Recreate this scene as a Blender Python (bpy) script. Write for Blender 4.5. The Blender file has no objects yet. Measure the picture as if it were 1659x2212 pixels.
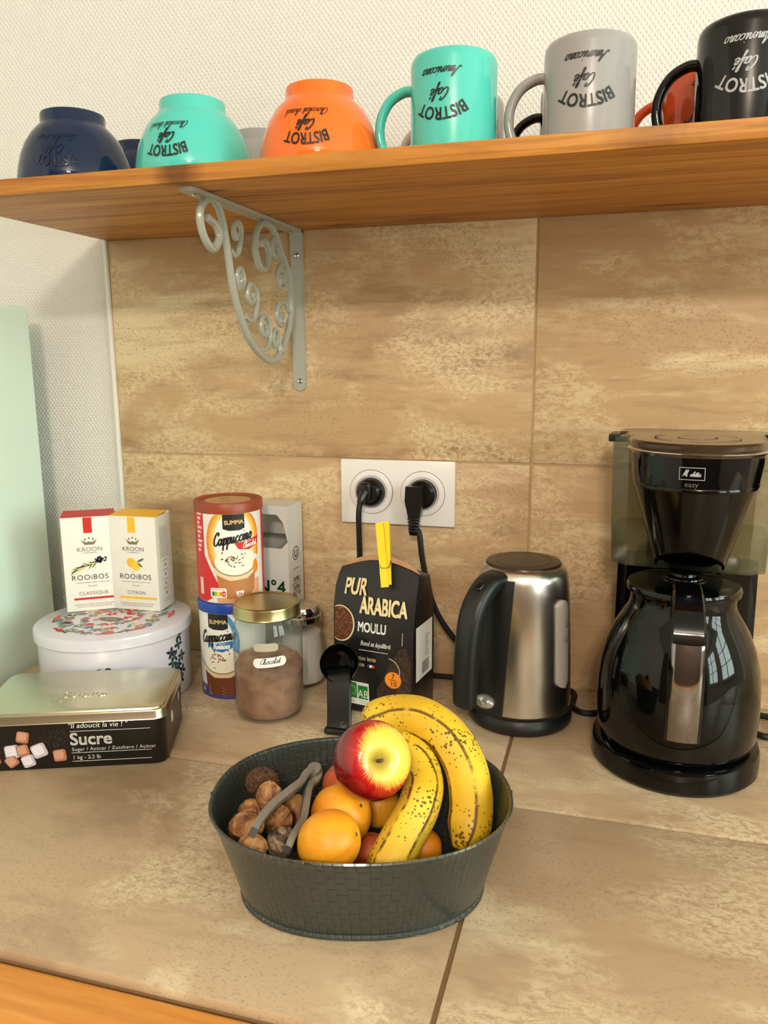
import bpy, bmesh, math, random
from mathutils import Vector, Matrix
R = math.radians
random.seed(7)
scene = bpy.context.scene
COL = scene.collection

# ------------------------------------------------------------------ camera
IMW, IMH, FPX = 1659.0, 2212.0, 1716.09
CAM = Vector((0.097, -1.0174, 0.4319))
def cam_basis(yaw, pit, rol):
    f = Vector((-math.sin(yaw)*math.cos(pit), math.cos(yaw)*math.cos(pit), math.sin(pit)))
    r = f.cross(Vector((0, 0, 1))).normalized(); u = r.cross(f)
    c, s = math.cos(rol), math.sin(rol)
    return c*r + s*u, -s*r + c*u, f
CR, CU, CF = cam_basis(R(16.135), R(-10.965), R(-0.4013))
cd = bpy.data.cameras.new('camera'); cam = bpy.data.objects.new('camera', cd); COL.objects.link(cam)
cd.sensor_fit = 'VERTICAL'; cd.sensor_height = 36.0; cd.lens = FPX*36.0/IMH
cd.clip_start = 0.02; cd.clip_end = 50
cam.matrix_world = Matrix(((CR.x, CU.x, -CF.x, CAM.x), (CR.y, CU.y, -CF.y, CAM.y), (CR.z, CU.z, -CF.z, CAM.z), (0, 0, 0, 1)))
scene.camera = cam
def ray(px, py): return ((px-IMW/2)*CR - (py-IMH/2)*CU)/FPX + CF
def W(px, py, d): return CAM + ray(px, py)*d                 # point at a depth
def WY(px, py, y): q = ray(px, py); return CAM + q*((y-CAM.y)/q.y)
def GZ(px, py, z=0.0): q = ray(px, py); return CAM + q*((z-CAM.z)/q.z)

# ------------------------------------------------------------------ world, lights, exposure
vs = scene.view_settings
vs.view_transform = 'Standard'; vs.look = 'None'; vs.gamma = 1.0; vs.use_curve_mapping = False
vs.exposure = -0.08
wd = bpy.data.worlds.new('world'); scene.world = wd; wd.use_nodes = True
wd.node_tree.nodes['Background'].inputs[0].default_value = (0.75, 0.9, 0.85, 1)
wd.node_tree.nodes['Background'].inputs[1].default_value = 0.35
def area(name, loc, to, sx, sy, energy, col):
    l = bpy.data.lights.new(name, 'AREA'); l.shape = 'RECTANGLE'; l.size = sx; l.size_y = sy
    l.energy = energy; l.color = col
    o = bpy.data.objects.new(name, l); COL.objects.link(o); o.location = loc
    o.rotation_euler = (Vector(to)-Vector(loc)).to_track_quat('-Z', 'Y').to_euler()
    return o
DAY = (0.80, 1.0, 0.93)
area('daylight_window_near', (2.17, -0.95, 0.75), (0, -0.95, 0.75), 0.8, 1.1, 32.0, DAY)
area('daylight_window_far', (2.17, -2.15, 0.75), (0, -2.15, 0.75), 0.8, 1.1, 32.0, DAY)
for lx in (0.28, 0.44):
    l = bpy.data.lights.new('ceiling_bulb', 'POINT'); l.energy = 40.0; l.color = (1.0, 0.89, 0.77); l.shadow_soft_size = 0.06
    o = bpy.data.objects.new('ceiling_bulb', l); COL.objects.link(o); o.location = (lx, -2.45, 1.32)

# ------------------------------------------------------------------ materials
def lin(c):
    c = c/255.0
    return c/12.92 if c <= 0.04045 else ((c+0.055)/1.055)**2.4
def rgb(r, g, b): return (lin(r), lin(g), lin(b), 1.0)
MATS = {}
def mat(name, col, rough=0.5, metal=0.0, coat=0.0, spec=None, **kw):
    if name in MATS: return MATS[name]
    m = bpy.data.materials.new(name); m.use_nodes = True
    b = m.node_tree.nodes['Principled BSDF']
    b.inputs['Base Color'].default_value = col; b.inputs['Roughness'].default_value = rough
    b.inputs['Metallic'].default_value = metal
    if coat: b.inputs['Coat Weight'].default_value = coat; b.inputs['Coat Roughness'].default_value = 0.05
    if spec is not None: b.inputs['Specular IOR Level'].default_value = spec
    for k, v in kw.items(): b.inputs[k.replace('_', ' ')].default_value = v
    MATS[name] = m
    return m
class NT:
    """small node helper"""
    def __init__(s, m): s.t = m.node_tree; s.b = s.t.nodes['Principled BSDF']
    def n(s, typ, **kw):
        q = s.t.nodes.new(typ)
        for k, v in kw.items():
            if k.startswith('_'): setattr(q, k[1:], v)
            else: q.inputs[k.replace('_', ' ')].default_value = v
        return q
    def l(s, a, b): s.t.links.new(a, b)
    def math(s, op, a, b=None, clamp=False):
        q = s.t.nodes.new('ShaderNodeMath'); q.operation = op; q.use_clamp = clamp
        for i, v in enumerate((a, b)):
            if v is None: continue
            if isinstance(v, (int, float)): q.inputs[i].default_value = v
            else: s.l(v, q.inputs[i])
        return q.outputs[0]
    def ramp(s, fac, stops, interp='LINEAR'):
        q = s.t.nodes.new('ShaderNodeValToRGB'); q.color_ramp.interpolation = interp
        e = q.color_ramp.elements
        while len(e) > 1: e.remove(e[-1])
        e[0].position, e[0].color = stops[0][0], stops[0][1]
        for p, c in stops[1:]: x = e.new(p); x.color = c
        s.l(fac, q.inputs[0]); return q.outputs[0]
    def mix(s, fac, a, b, mode='MIX'):
        q = s.t.nodes.new('ShaderNodeMix'); q.data_type = 'RGBA'; q.blend_type = mode
        for i, v in ((0, fac), (6, a), (7, b)):
            if isinstance(v, (int, float)): q.inputs[i].default_value = v
            elif isinstance(v, tuple): q.inputs[i].default_value = v
            else: s.l(v, q.inputs[i])
        return q.outputs[2]
    def coord(s, scale=(1, 1, 1), rand=0.0, which='Object', rot=(0, 0, 0)):
        tc = s.n('ShaderNodeTexCoord'); mp = s.n('ShaderNodeMapping')
        mp.inputs['Scale'].default_value = scale; mp.inputs['Rotation'].default_value = rot
        src = tc.outputs[which]
        if rand:
            oi = s.n('ShaderNodeObjectInfo'); v = s.n('ShaderNodeVectorMath', _operation='ADD')
            k = s.n('ShaderNodeVectorMath', _operation='SCALE'); k.inputs[0].default_value = (3.1, 7.3, 5.7)
            s.l(s.math('MULTIPLY', oi.outputs['Random'], rand), k.inputs['Scale'])
            s.l(src, v.inputs[0]); s.l(k.outputs[0], v.inputs[1]); src = v.outputs[0]
        s.l(src, mp.inputs['Vector']); return mp.outputs[0]
    def noise(s, vec, scale, detail=4, rough=0.55, dist=0.0):
        q = s.n('ShaderNodeTexNoise'); q.inputs['Scale'].default_value = scale
        q.inputs['Detail'].default_value = detail; q.inputs['Roughness'].default_value = rough
        q.inputs['Distortion'].default_value = dist; s.l(vec, q.inputs['Vector']); return q.outputs['Fac']
    def bump(s, h, strength, dist=0.001):
        q = s.n('ShaderNodeBump'); q.inputs['Strength'].default_value = strength; q.inputs['Distance'].default_value = dist
        s.l(h, q.inputs['Height']); s.l(q.outputs[0], s.b.inputs['Normal'])
    def color(s, c): s.l(c, s.b.inputs['Base Color'])

def tile_mat(name, dark, mid, light, axis, rough):
    m = mat(name, mid, rough); t = NT(m)
    v = t.coord((1, 1, 1), rand=5.0)
    def mp(sc):
        q = t.n('ShaderNodeMapping'); q.inputs['Scale'].default_value = sc; t.l(v, q.inputs['Vector']); return q.outputs[0]
    wall = axis == 'wall'
    big = t.noise(mp((1.4, 1.4, 6.5) if wall else (1.4, 2.6, 1.4)), 2.0, 7, 0.66, 0.25)
    c = t.ramp(big, [(0.33, dark), (0.46, mid), (0.55, mid), (0.66, light)])
    cloud = t.noise(mp((1.0, 1.0, 2.2) if wall else (1, 1.5, 1)), 4.2, 5, 0.6, 0.4)
    fine = t.noise(mp((1.0, 1.3, 1.7) if wall else (1, 1.5, 1)), 120.0, 7, 0.75, 0.5)
    mask = t.math('MULTIPLY', t.ramp(cloud, [(0.46, (0, 0, 0, 1)), (0.56, (1, 1, 1, 1))]), t.ramp(fine, [(0.42, (0, 0, 0, 1)), (0.55, (1, 1, 1, 1))]))
    c = t.mix(t.math('MULTIPLY', mask, 0.75), c, light)
    streak = t.noise(mp((2.5, 2.5, 30) if wall else (2.5, 14, 2.5)), 3.0, 5, 0.7, 0.4)
    c = t.mix(t.math('MULTIPLY', t.ramp(streak, [(0.52, (0, 0, 0, 1)), (0.66, (1, 1, 1, 1))]), 0.30), c, dark)
    pits = t.noise(mp((1.0, 1.3, 1.3)), 300.0, 4, 0.65, 0.3)
    patch2 = t.noise(mp((1.0, 1.3, 2.0)), 6.0, 3, 0.5, 0.0)
    pm = t.math('MULTIPLY', t.ramp(pits, [(0.55, (0, 0, 0, 1)), (0.62, (1, 1, 1, 1))]), t.ramp(patch2, [(0.47, (0, 0, 0, 1)), (0.58, (1, 1, 1, 1))]))
    c = t.mix(t.math('MULTIPLY', pm, 0.5), c, tuple(q*0.85 for q in dark[:3])+(1,))
    t.color(c); t.bump(fine, 0.12, 0.0006)
    return m
M_WTILE = tile_mat('beige_wall_tile', rgb(160, 126, 92), rgb(198, 164, 122), rgb(232, 210, 168), 'wall', 0.45)
M_CTILE = tile_mat('beige_counter_tile', rgb(160, 134, 106), rgb(188, 162, 130), rgb(224, 206, 172), 'counter', 0.42)
M_GROUT = mat('sand_grout', rgb(188, 160, 122), 0.9)
M_GROUT2 = mat('brown_grout', rgb(138, 106, 70), 0.9)
M_PAPER = mat('woven_white_wallpaper', rgb(232, 228, 222), 0.75)
t = NT(M_PAPER); v = t.coord((1, 1, 1)); sx = t.n('ShaderNodeSeparateXYZ'); t.l(v, sx.inputs[0])
hx = t.math('MULTIPLY', sx.outputs[0], 2*math.pi/0.0062); hz = t.math('MULTIPLY', sx.outputs[2], 2*math.pi/0.0085)
h1 = t.math('SINE', t.math('ADD', hx, hz)); h2 = t.math('SINE', t.math('SUBTRACT', hx, hz))
hh = t.math('MULTIPLY', t.math('ADD', h1, 1.0), t.math('ADD', h2, 1.0))
t.bump(t.math('ADD', hh, t.math('MULTIPLY', t.noise(v, 160.0, 3), 1.2)), 0.32, 0.0010)
M_WHITEPAINT = mat('white_paint', rgb(232, 228, 220), 0.6)
M_TRIM = mat('white_trim', rgb(238, 234, 226), 0.4)

def wood_mat(name, c0, c1, c2, along, rough=0.4, knots=True):
    m = mat(name, c1, rough+0.06, spec=0.35); t = NT(m)
    st = {'x': (0.55, 9, 9), 'z': (9, 9, 0.55)}[along]
    v = t.coord(st)
    n = t.noise(v, 3.2, 7, 0.6, 1.1)
    c = t.ramp(n, [(0.36, c0), (0.48, c1), (0.56, c1), (0.68, c2)])
    v2 = t.coord({'x': (1.6, 46, 46), 'z': (46, 46, 1.6)}[along])
    g = t.noise(v2, 3.0, 3, 0.6, 0.3)
    c = t.mix(t.math('MULTIPLY', t.ramp(g, [(0.5, (0, 0, 0, 1)), (0.60, (1, 1, 1, 1))]), 0.50 if knots else 0.25), c, tuple(q*0.85 for q in c0[:3])+(1,))
    if knots:                          # knots at places along the board (board coordinates)
        tcn = t.n('ShaderNodeTexCoord')
        wv = t.n('ShaderNodeVectorMath', _operation='ADD'); sc_ = t.n('ShaderNodeVectorMath', _operation='SCALE'); sc_.inputs['Scale'].default_value = 0.010
        nq = t.n('ShaderNodeTexNoise'); nq.inputs['Scale'].default_value = 40.0; t.l(tcn.outputs['Object'], nq.inputs['Vector']); t.l(nq.outputs['Color'], sc_.inputs[0])
        t.l(tcn.outputs['Object'], wv.inputs[0]); t.l(sc_.outputs[0], wv.inputs[1])
        for kx_, ky_, kz_, lx_, ly_, st_ in ((-0.412, -0.152, 0.012, 0.030, 0.022, 0.75), (-0.408, -0.108, 0.0, 0.040, 0.007, 1.0), (-0.395, -0.078, 0.0, 0.045, 0.003, 1.0), (-0.345, 0.130, 0.0, 0.03, 0.008, 0.6), (-0.235, 0.120, 0.0, 0.045, 0.010, 0.7), (0.045, 0.115, 0.0, 0.06, 0.008, 0.7), (0.16, 0.02, 0.0, 0.06, 0.006, 0.6), (0.02, -0.155, 0.008, 0.05, 0.004, 0.4), (-0.10, 0.06, 0.0, 0.08, 0.004, 0.5)):
            sb = t.n('ShaderNodeVectorMath', _operation='SUBTRACT'); t.l(wv.outputs[0], sb.inputs[0]); sb.inputs[1].default_value = (kx_+0.005, ky_+0.005, kz_+0.005)
            ml = t.n('ShaderNodeVectorMath', _operation='MULTIPLY'); t.l(sb.outputs[0], ml.inputs[0]); ml.inputs[1].default_value = (1/lx_, 1/ly_, 25.0)
            ln = t.n('ShaderNodeVectorMath', _operation='LENGTH'); t.l(ml.outputs[0], ln.inputs[0])
            kk = t.ramp(ln.outputs['Value'], [(0.35, (1, 1, 1, 1)), (1.0, (0, 0, 0, 1))])
            c = t.mix(t.math('MULTIPLY', kk, st_, True), c, rgb(80, 40, 16))
    t.color(c); t.bump(g, 0.1, 0.0005)
    return m
M_PINE = wood_mat('varnished_pine', rgb(160, 94, 28), rgb(200, 134, 54), rgb(222, 162, 84), 'x')
M_PINE2 = wood_mat('orange_varnished_wood', rgb(190, 112, 40), rgb(218, 144, 62), rgb(232, 166, 88), 'x', 0.35, False)

M_BLACK = mat('black_plastic', rgb(13, 13, 14), 0.28)
M_BLACKG = mat('black_gloss_plastic', rgb(6, 6, 7), 0.05, spec=0.34)
M_BLACKM = mat('black_matte_plastic', rgb(20, 22, 22), 0.42)
M_RUBBER = mat('black_rubber', rgb(14, 14, 15), 0.5)
M_STEEL = mat('brushed_steel', rgb(214, 208, 200), 0.27, 1.0, Anisotropic=0.6)
t = NT(M_STEEL); v = t.coord((1, 1, 90)); t.bump(t.noise(v, 14.0, 3), 0.05, 0.0003)
M_CHROME = mat('chrome', rgb(205, 205, 205), 0.12, 1.0)
M_GREYPAINT = mat('grey_green_enamel', rgb(166, 166, 154), 0.30, 0.0, coat=0.3)
M_OUTLET = mat('white_gloss_plastic', rgb(246, 241, 240), 0.25)
M_FRIDGE = mat('pale_mint_enamel', rgb(224, 243, 230), 0.35)
M_WHITE = mat('white_print', rgb(240, 238, 232), 0.5)
M_INK = mat('black_ink', rgb(16, 15, 15), 0.4)

def glassy(name, tint, body, fac, rough=0.03):
    m = bpy.data.materials.new(name); m.use_nodes = True; nt = m.node_tree; nt.nodes.clear()
    o = nt.nodes.new('ShaderNodeOutputMaterial'); tr = nt.nodes.new('ShaderNodeBsdfTransparent'); tr.inputs[0].default_value = tint
    pb = nt.nodes.new('ShaderNodeBsdfPrincipled'); pb.inputs['Base Color'].default_value = body; pb.inputs['Roughness'].default_value = rough
    gl = nt.nodes.new('ShaderNodeBsdfGlossy'); gl.inputs['Roughness'].default_value = rough
    lw = nt.nodes.new('ShaderNodeLayerWeight'); lw.inputs[0].default_value = 0.5
    pw = nt.nodes.new('ShaderNodeMath'); pw.operation = 'POWER'; pw.inputs[1].default_value = 3.5; nt.links.new(lw.outputs['Facing'], pw.inputs[0])
    fr = nt.nodes.new('ShaderNodeMath'); fr.operation = 'MULTIPLY_ADD'; fr.inputs[1].default_value = 0.75; fr.inputs[2].default_value = 0.035; nt.links.new(pw.outputs[0], fr.inputs[0])
    m1 = nt.nodes.new('ShaderNodeMixShader'); m1.inputs[0].default_value = fac
    nt.links.new(tr.outputs[0], m1.inputs[1]); nt.links.new(pb.outputs[0], m1.inputs[2])
    m2 = nt.nodes.new('ShaderNodeMixShader'); nt.links.new(fr.outputs[0], m2.inputs[0])
    nt.links.new(m1.outputs[0], m2.inputs[1]); nt.links.new(gl.outputs[0], m2.inputs[2])
    nt.links.new(m2.outputs[0], o.inputs[0]); return m
M_GLASS = glassy('clear_glass', (0.93, 0.95, 0.93, 1), rgb(210, 215, 210), 0.04)
M_SMOKE = glassy('smoked_clear_plastic', (0.80, 0.80, 0.71, 1), rgb(104, 104, 82), 0.22, 0.12)
M_PANE = glassy('window_pane', (0.96, 0.98, 0.97, 1), rgb(220, 225, 222), 0.02)

# ------------------------------------------------------------------ mesh helpers
class MB:
    def __init__(s): s.v = []; s.f = []; s.m = []; s.tr = None
    def add(s, verts, faces, mi=0, tr=None):
        o = len(s.v)
        s.v += [(tr @ Vector(p)) if tr is not None else Vector(p) for p in verts]
        s.f += [tuple(i+o for i in f) for f in faces]; s.m += [mi]*len(faces); return s
    def box(s, c, d, bev=0.0, seg=2, mi=0, tr=None):
        bm = bmesh.new(); bmesh.ops.create_cube(bm, size=1.0)
        for q in bm.verts: q.co = Vector((q.co.x*d[0]+c[0], q.co.y*d[1]+c[1], q.co.z*d[2]+c[2]))
        if bev: bmesh.ops.bevel(bm, geom=bm.edges[:], offset=bev, segments=seg, profile=0.5, affect='EDGES')
        bm.verts.index_update()
        s.add([q.co.copy() for q in bm.verts], [[x.index for x in f.verts] for f in bm.faces], mi, tr); bm.free(); return s
    def lathe(s, prof, seg=48, mi=0, tr=None, a0=0.0, a1=2*math.pi):
        full = abs(a1-a0-2*math.pi) < 1e-6; n = seg if full else seg+1
        V = []; F = []
        for (r, z) in prof:
            for i in range(n):
                a = a0+(a1-a0)*i/seg; V.append((r*math.cos(a), r*math.sin(a), z))
        for j in range(len(prof)-1):
            for i in range(seg):
                k = (i+1) % n if full else i+1
                F.append((j*n+i, j*n+k, (j+1)*n+k, (j+1)*n+i))
        return s.add(V, F, mi, tr)
    def loft(s, rings, closed=True, cap=(True, True), mi=0, tr=None):
        n = len(rings[0]); V = [p for r_ in rings for p in r_]; F = []
        for j in range(len(rings)-1):
            for i in range(n if closed else n-1):
                k = (i+1) % n; F.append((j*n+i, j*n+k, (j+1)*n+k, (j+1)*n+i))
        if cap[0]: F.append(tuple(range(n-1, -1, -1)))
        if cap[1]: F.append(tuple(range((len(rings)-1)*n, len(rings)*n)))
        return s.add(V, F, mi, tr)
    def tube(s, pts, rad, seg=10, mi=0, tr=None, cap=True):
        pts = [Vector(p) for p in pts]
        rr = rad if callable(rad) else (lambda t_: rad)
        rings = []; prev = None
        for i, p in enumerate(pts):
            d = (pts[min(i+1, len(pts)-1)]-pts[max(i-1, 0)]).normalized()
            if prev is None:
                up = Vector((0, 0, 1)) if abs(d.z) < 0.9 else Vector((1, 0, 0))
                x = d.cross(up).normalized()
            else: x = (prev-d*prev.dot(d)).normalized()
            prev = x; y = d.cross(x); q = rr(i/(len(pts)-1))
            rings.append([p+(x*math.cos(a)+y*math.sin(a))*q for a in (2*math.pi*k/seg for k in range(seg))])
        return s.loft(rings, True, (cap, cap), mi, tr)
    def strap(s, pts, w, h, side, mi=0, tr=None):
        """rectangular bar along pts; side = width direction"""
        pts = [Vector(p) for p in pts]; side = Vector(side).normalized(); rings = []
        for i, p in enumerate(pts):
            d = (pts[min(i+1, len(pts)-1)]-pts[max(i-1, 0)]).normalized()
            sd = (side-d*side.dot(d)).normalized(); nn = d.cross(sd)
            ww = (w(i/(len(pts)-1)) if callable(w) else w)/2; hh_ = (h(i/(len(pts)-1)) if callable(h) else h)/2
            b = min(ww, hh_)*0.35
            rings.append([p+sd*x+nn*y for x, y in ((ww, -hh_+b), (ww, hh_-b), (ww-b, hh_), (-ww+b, hh_), (-ww, hh_-b), (-ww, -hh_+b), (-ww+b, -hh_), (ww-b, -hh_))])
        return s.loft(rings, True, (True, True), mi, tr)
    def prism(s, poly, z0, z1, mi=0, tr=None, bev=0.0):
        rings = [[(x, y, z0) for x, y in poly], [(x, y, z1) for x, y in poly]]
        return s.loft(rings, True, (True, True), mi, tr)
    def build(s, name, mats, parent=None, smooth=35, loc=None, rz=None):
        me = bpy.data.meshes.new(name); me.from_pydata([tuple(p) for p in s.v], [], s.f); me.validate()
        if not isinstance(mats, (list, tuple)): mats = [mats]
        for m in mats: me.materials.append(m)
        if len(me.polygons) == len(s.m): me.polygons.foreach_set('material_index', s.m)
        bm = bmesh.new(); bm.from_mesh(me); bmesh.ops.recalc_face_normals(bm, faces=bm.faces); bm.to_mesh(me); bm.free()
        if smooth: me.shade_smooth(); me.set_sharp_from_angle(angle=R(smooth))
        o = bpy.data.objects.new(name, me); COL.objects.link(o)
        if parent is not None: o.parent = parent
        if loc is not None: o.location = loc
        if rz is not None: o.rotation_euler = (0, 0, rz)
        return o
def tag(o, label=None, cat=None, group=None, kind=None):
    for k, v in (('label', label), ('category', cat), ('group', group), ('kind', kind)):
        if v: o[k] = v
    return o
def thing(name, label, cat, loc=(0, 0, 0), rz=0.0, group=None):
    o = bpy.data.objects.new(name, None); COL.objects.link(o); o.location = loc; o.rotation_euler = (0, 0, rz)
    o.empty_display_size = 0.02
    return tag(o, label, cat, group)
def copy_tree(o, parent=None):
    c = o.copy(); COL.objects.link(c); c.parent = parent
    for ch in o.children: copy_tree(ch, c)
    return c
def crom(pts, n=8, closed=False):
    P = [Vector(p) for p in pts]; out = []; N = len(P)
    for i in range(N if closed else N-1):
        p0 = P[(i-1) % N] if closed or i > 0 else P[0]*2-P[1]
        p1 = P[i]; p2 = P[(i+1) % N]; p3 = P[(i+2) % N] if closed or i+2 < N else P[-1]*2-P[-2]
        for k in range(n):
            t_ = k/n
            out.append(0.5*((2*p1)+(p2-p0)*t_+(2*p0-5*p1+4*p2-p3)*t_*t_+(3*p1-p0-3*p2+p3)*t_**3))
    if not closed: out.append(P[-1].copy())
    return out
def rrect(w, h, r, n=5):
    out = []
    for cx, cy, a in ((w/2-r, h/2-r, 0), (-w/2+r, h/2-r, 90), (-w/2+r, -h/2+r, 180), (w/2-r, -h/2+r, 270)):
        for k in range(n+1):
            q = R(a+90*k/n); out.append((cx+r*math.cos(q), cy+r*math.sin(q)))
    return out
def oval(cx, cy, a, b, n=24, rot=0.0):
    c, s_ = math.cos(rot), math.sin(rot)
    return [(cx+a*math.cos(q)*c-b*math.sin(q)*s_, cy+a*math.cos(q)*s_+b*math.sin(q)*c) for q in (2*math.pi*k/n for k in range(n))]
def rect(x0, y0, x1, y1): return [(x0, y0), (x1, y0), (x1, y1), (x0, y1)]

# ------------------------------------------------------------------ flat print: lettering and artwork laid on a surface
_tc = {}
def glyphs(txt, size, bold=0.0, shear=0.0, align='CENTER', space=1.0):
    key = (txt, size, bold, shear, align, space)
    if key in _tc: return _tc[key]
    cu = bpy.data.curves.new('tmp', 'FONT'); cu.body = txt; cu.size = size; cu.offset = bold*size; cu.shear = shear
    cu.align_x = align; cu.space_character = space; cu.resolution_u = 3; cu.fill_mode = 'FRONT' if hasattr(cu, 'fill_mode') else cu.fill_mode
    ob = bpy.data.objects.new('tmp', cu); COL.objects.link(ob); bpy.context.view_layer.update()
    dg = bpy.context.evaluated_depsgraph_get(); ev = ob.evaluated_get(dg); me = ev.to_mesh()
    tris = [[(me.vertices[i].co.x, me.vertices[i].co.y) for i in p.vertices] for p in me.polygons if p.normal.z > 0 or len(me.polygons) > 0]
    ev.to_mesh_clear(); bpy.data.objects.remove(ob); bpy.data.curves.remove(cu)
    _tc[key] = tris
    return tris
SCR = {
 'a': ([[(.72, .8), (.45, 1), (.12, .65), (.15, .12), (.45, .02), (.72, .6), (.78, 1), (.72, .35), (.85, .02), (1.1, .3)]], 1.05),
 'c': ([[(.7, .8), (.5, 1), (.15, .65), (.15, .2), (.45, 0), (.8, .3)]], .8),
 'd': ([[(.7, .8), (.45, 1), (.12, .65), (.15, .12), (.45, .02), (.72, .6), (.9, 2.0), (.72, .35), (.85, .02), (1.1, .3)]], 1.05),
 'e': ([[(.05, .35), (.5, .55), (.6, .85), (.4, 1), (.15, .7), (.15, .2), (.45, 0), (.8, .3)]], .78),
 'é': ([[(.05, .35), (.5, .55), (.6, .85), (.4, 1), (.15, .7), (.15, .2), (.45, 0), (.8, .3)], [(.4, 1.25), (.65, 1.65)]], .78),
 'f': ([[(0, .3), (.45, 1.2), (.6, 1.9), (.42, 2.0), (.3, 1.3), (.2, -.6), (.05, -.95), (0, -.6), (.3, .1), (.6, .35)]], .6),
 'h': ([[(0, .3), (.45, 1.6), (.4, 2.0), (.25, 1.5), (.1, 0), (.3, .7), (.55, 1), (.65, .7), (.6, .1), (.75, 0), (1, .3)]], 1),
 'i': ([[(0, .3), (.25, 1), (.2, .2), (.35, 0), (.6, .3)], [(.3, 1.45), (.36, 1.55)]], .55),
 'l': ([[(0, .3), (.4, 1.5), (.35, 2), (.2, 1.5), (.15, .2), (.3, 0), (.55, .3)]], .52),
 'm': ([[(0, .5), (.15, 1), (.1, 0), (.3, .8), (.45, 1), (.5, .7), (.45, 0), (.65, .8), (.85, 1), (.9, .7), (.85, .1), (1.0, 0), (1.2, .3)]], 1.2),
 'n': ([[(0, .5), (.15, 1), (.1, 0), (.3, .8), (.5, 1), (.58, .7), (.52, .1), (.68, 0), (.9, .3)]], .9),
 'o': ([[(.5, 1), (.15, .7), (.15, .2), (.4, 0), (.65, .3), (.65, .8), (.45, 1), (.6, .75), (.9, .8)]], .85),
 'p': ([[(0, .5), (.2, 1), (.05, -.9)], [(.15, .3), (.35, .9), (.55, 1), (.7, .7), (.6, .15), (.35, 0), (.2, .15)]], .85),
 'r': ([[(0, .3), (.2, 1.05), (.3, .85), (.5, .9), (.45, .2), (.6, 0), (.8, .3)]], .75),
 's': ([[(0, .2), (.4, 1.1), (.6, .4), (.4, 0), (.1, .15)], [(.45, .02), (.8, .3)]], .75),
 't': ([[(0, .3), (.3, 1.7), (.2, .2), (.35, 0), (.6, .3)], [(0, 1.15), (.55, 1.2)]], .52),
 'u': ([[(0, .7), (.12, 1), (.1, .3), (.25, 0), (.5, .4), (.62, 1), (.58, .2), (.72, 0), (.95, .3)]], .92),
 'A': ([[(-.3, .35), (0, 0), (.5, .8), (1.1, 2.05), (1.0, 1.0), (1.05, .05), (1.25, .2)], [(.3, .75), (1.2, .85)]], 1.3),
 'C': ([[(.95, 1.5), (1.15, 1.85), (.9, 2.05), (.5, 1.7), (.15, .9), (.25, .15), (.6, 0), (1.1, .5)]], 1.05),
 'M': ([[(0, 0), (.3, 2.0), (.35, .2), (.8, 2.0), (.85, .2), (1.0, 0), (1.2, .3)]], 1.15),
 'V': ([[(-.1, 1.7), (.15, 2), (.3, 1.2), (.4, 0), (.8, 1.4), (1.1, 2.05), (1.2, 1.9)]], 1.0),
 'S': ([[(.9, 1.7), (.7, 2.05), (.35, 1.7), (.6, 1.1), (.7, .5), (.35, 0), (0, .3)]], .95),
 ' ': ([], .6)}
def script(txt, xh, pen, slant=0.35, flare=1.0):
    """cursive strokes -> list of quads, centred on x"""
    x = 0.0; quads = []
    for ch in txt:
        st, w = SCR[ch]
        for s_ in st:
            pp = crom([(a+x, b, 0) for a, b in s_], 5)
            pp = [Vector(((p.x+p.y*slant)*xh, p.y*xh)) for p in pp]
            L = []; Rr = []
            for i, p in enumerate(pp):
                d = pp[min(i+1, len(pp)-1)]-pp[max(i-1, 0)]
                if d.length < 1e-9: d = Vector((1, 0))
                d.normalize(); nrm = Vector((-d.y, d.x)); hw = pen*(0.55+0.75*abs(d.y))*0.5*flare
                L.append(p+nrm*hw); Rr.append(p-nrm*hw)
            for i in range(len(pp)-1): quads.append([tuple(Rr[i]), tuple(Rr[i+1]), tuple(L[i+1]), tuple(L[i])])
        x += w
    wid = x*xh
    return [[(a-wid/2, b) for a, b in q] for q in quads]
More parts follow.
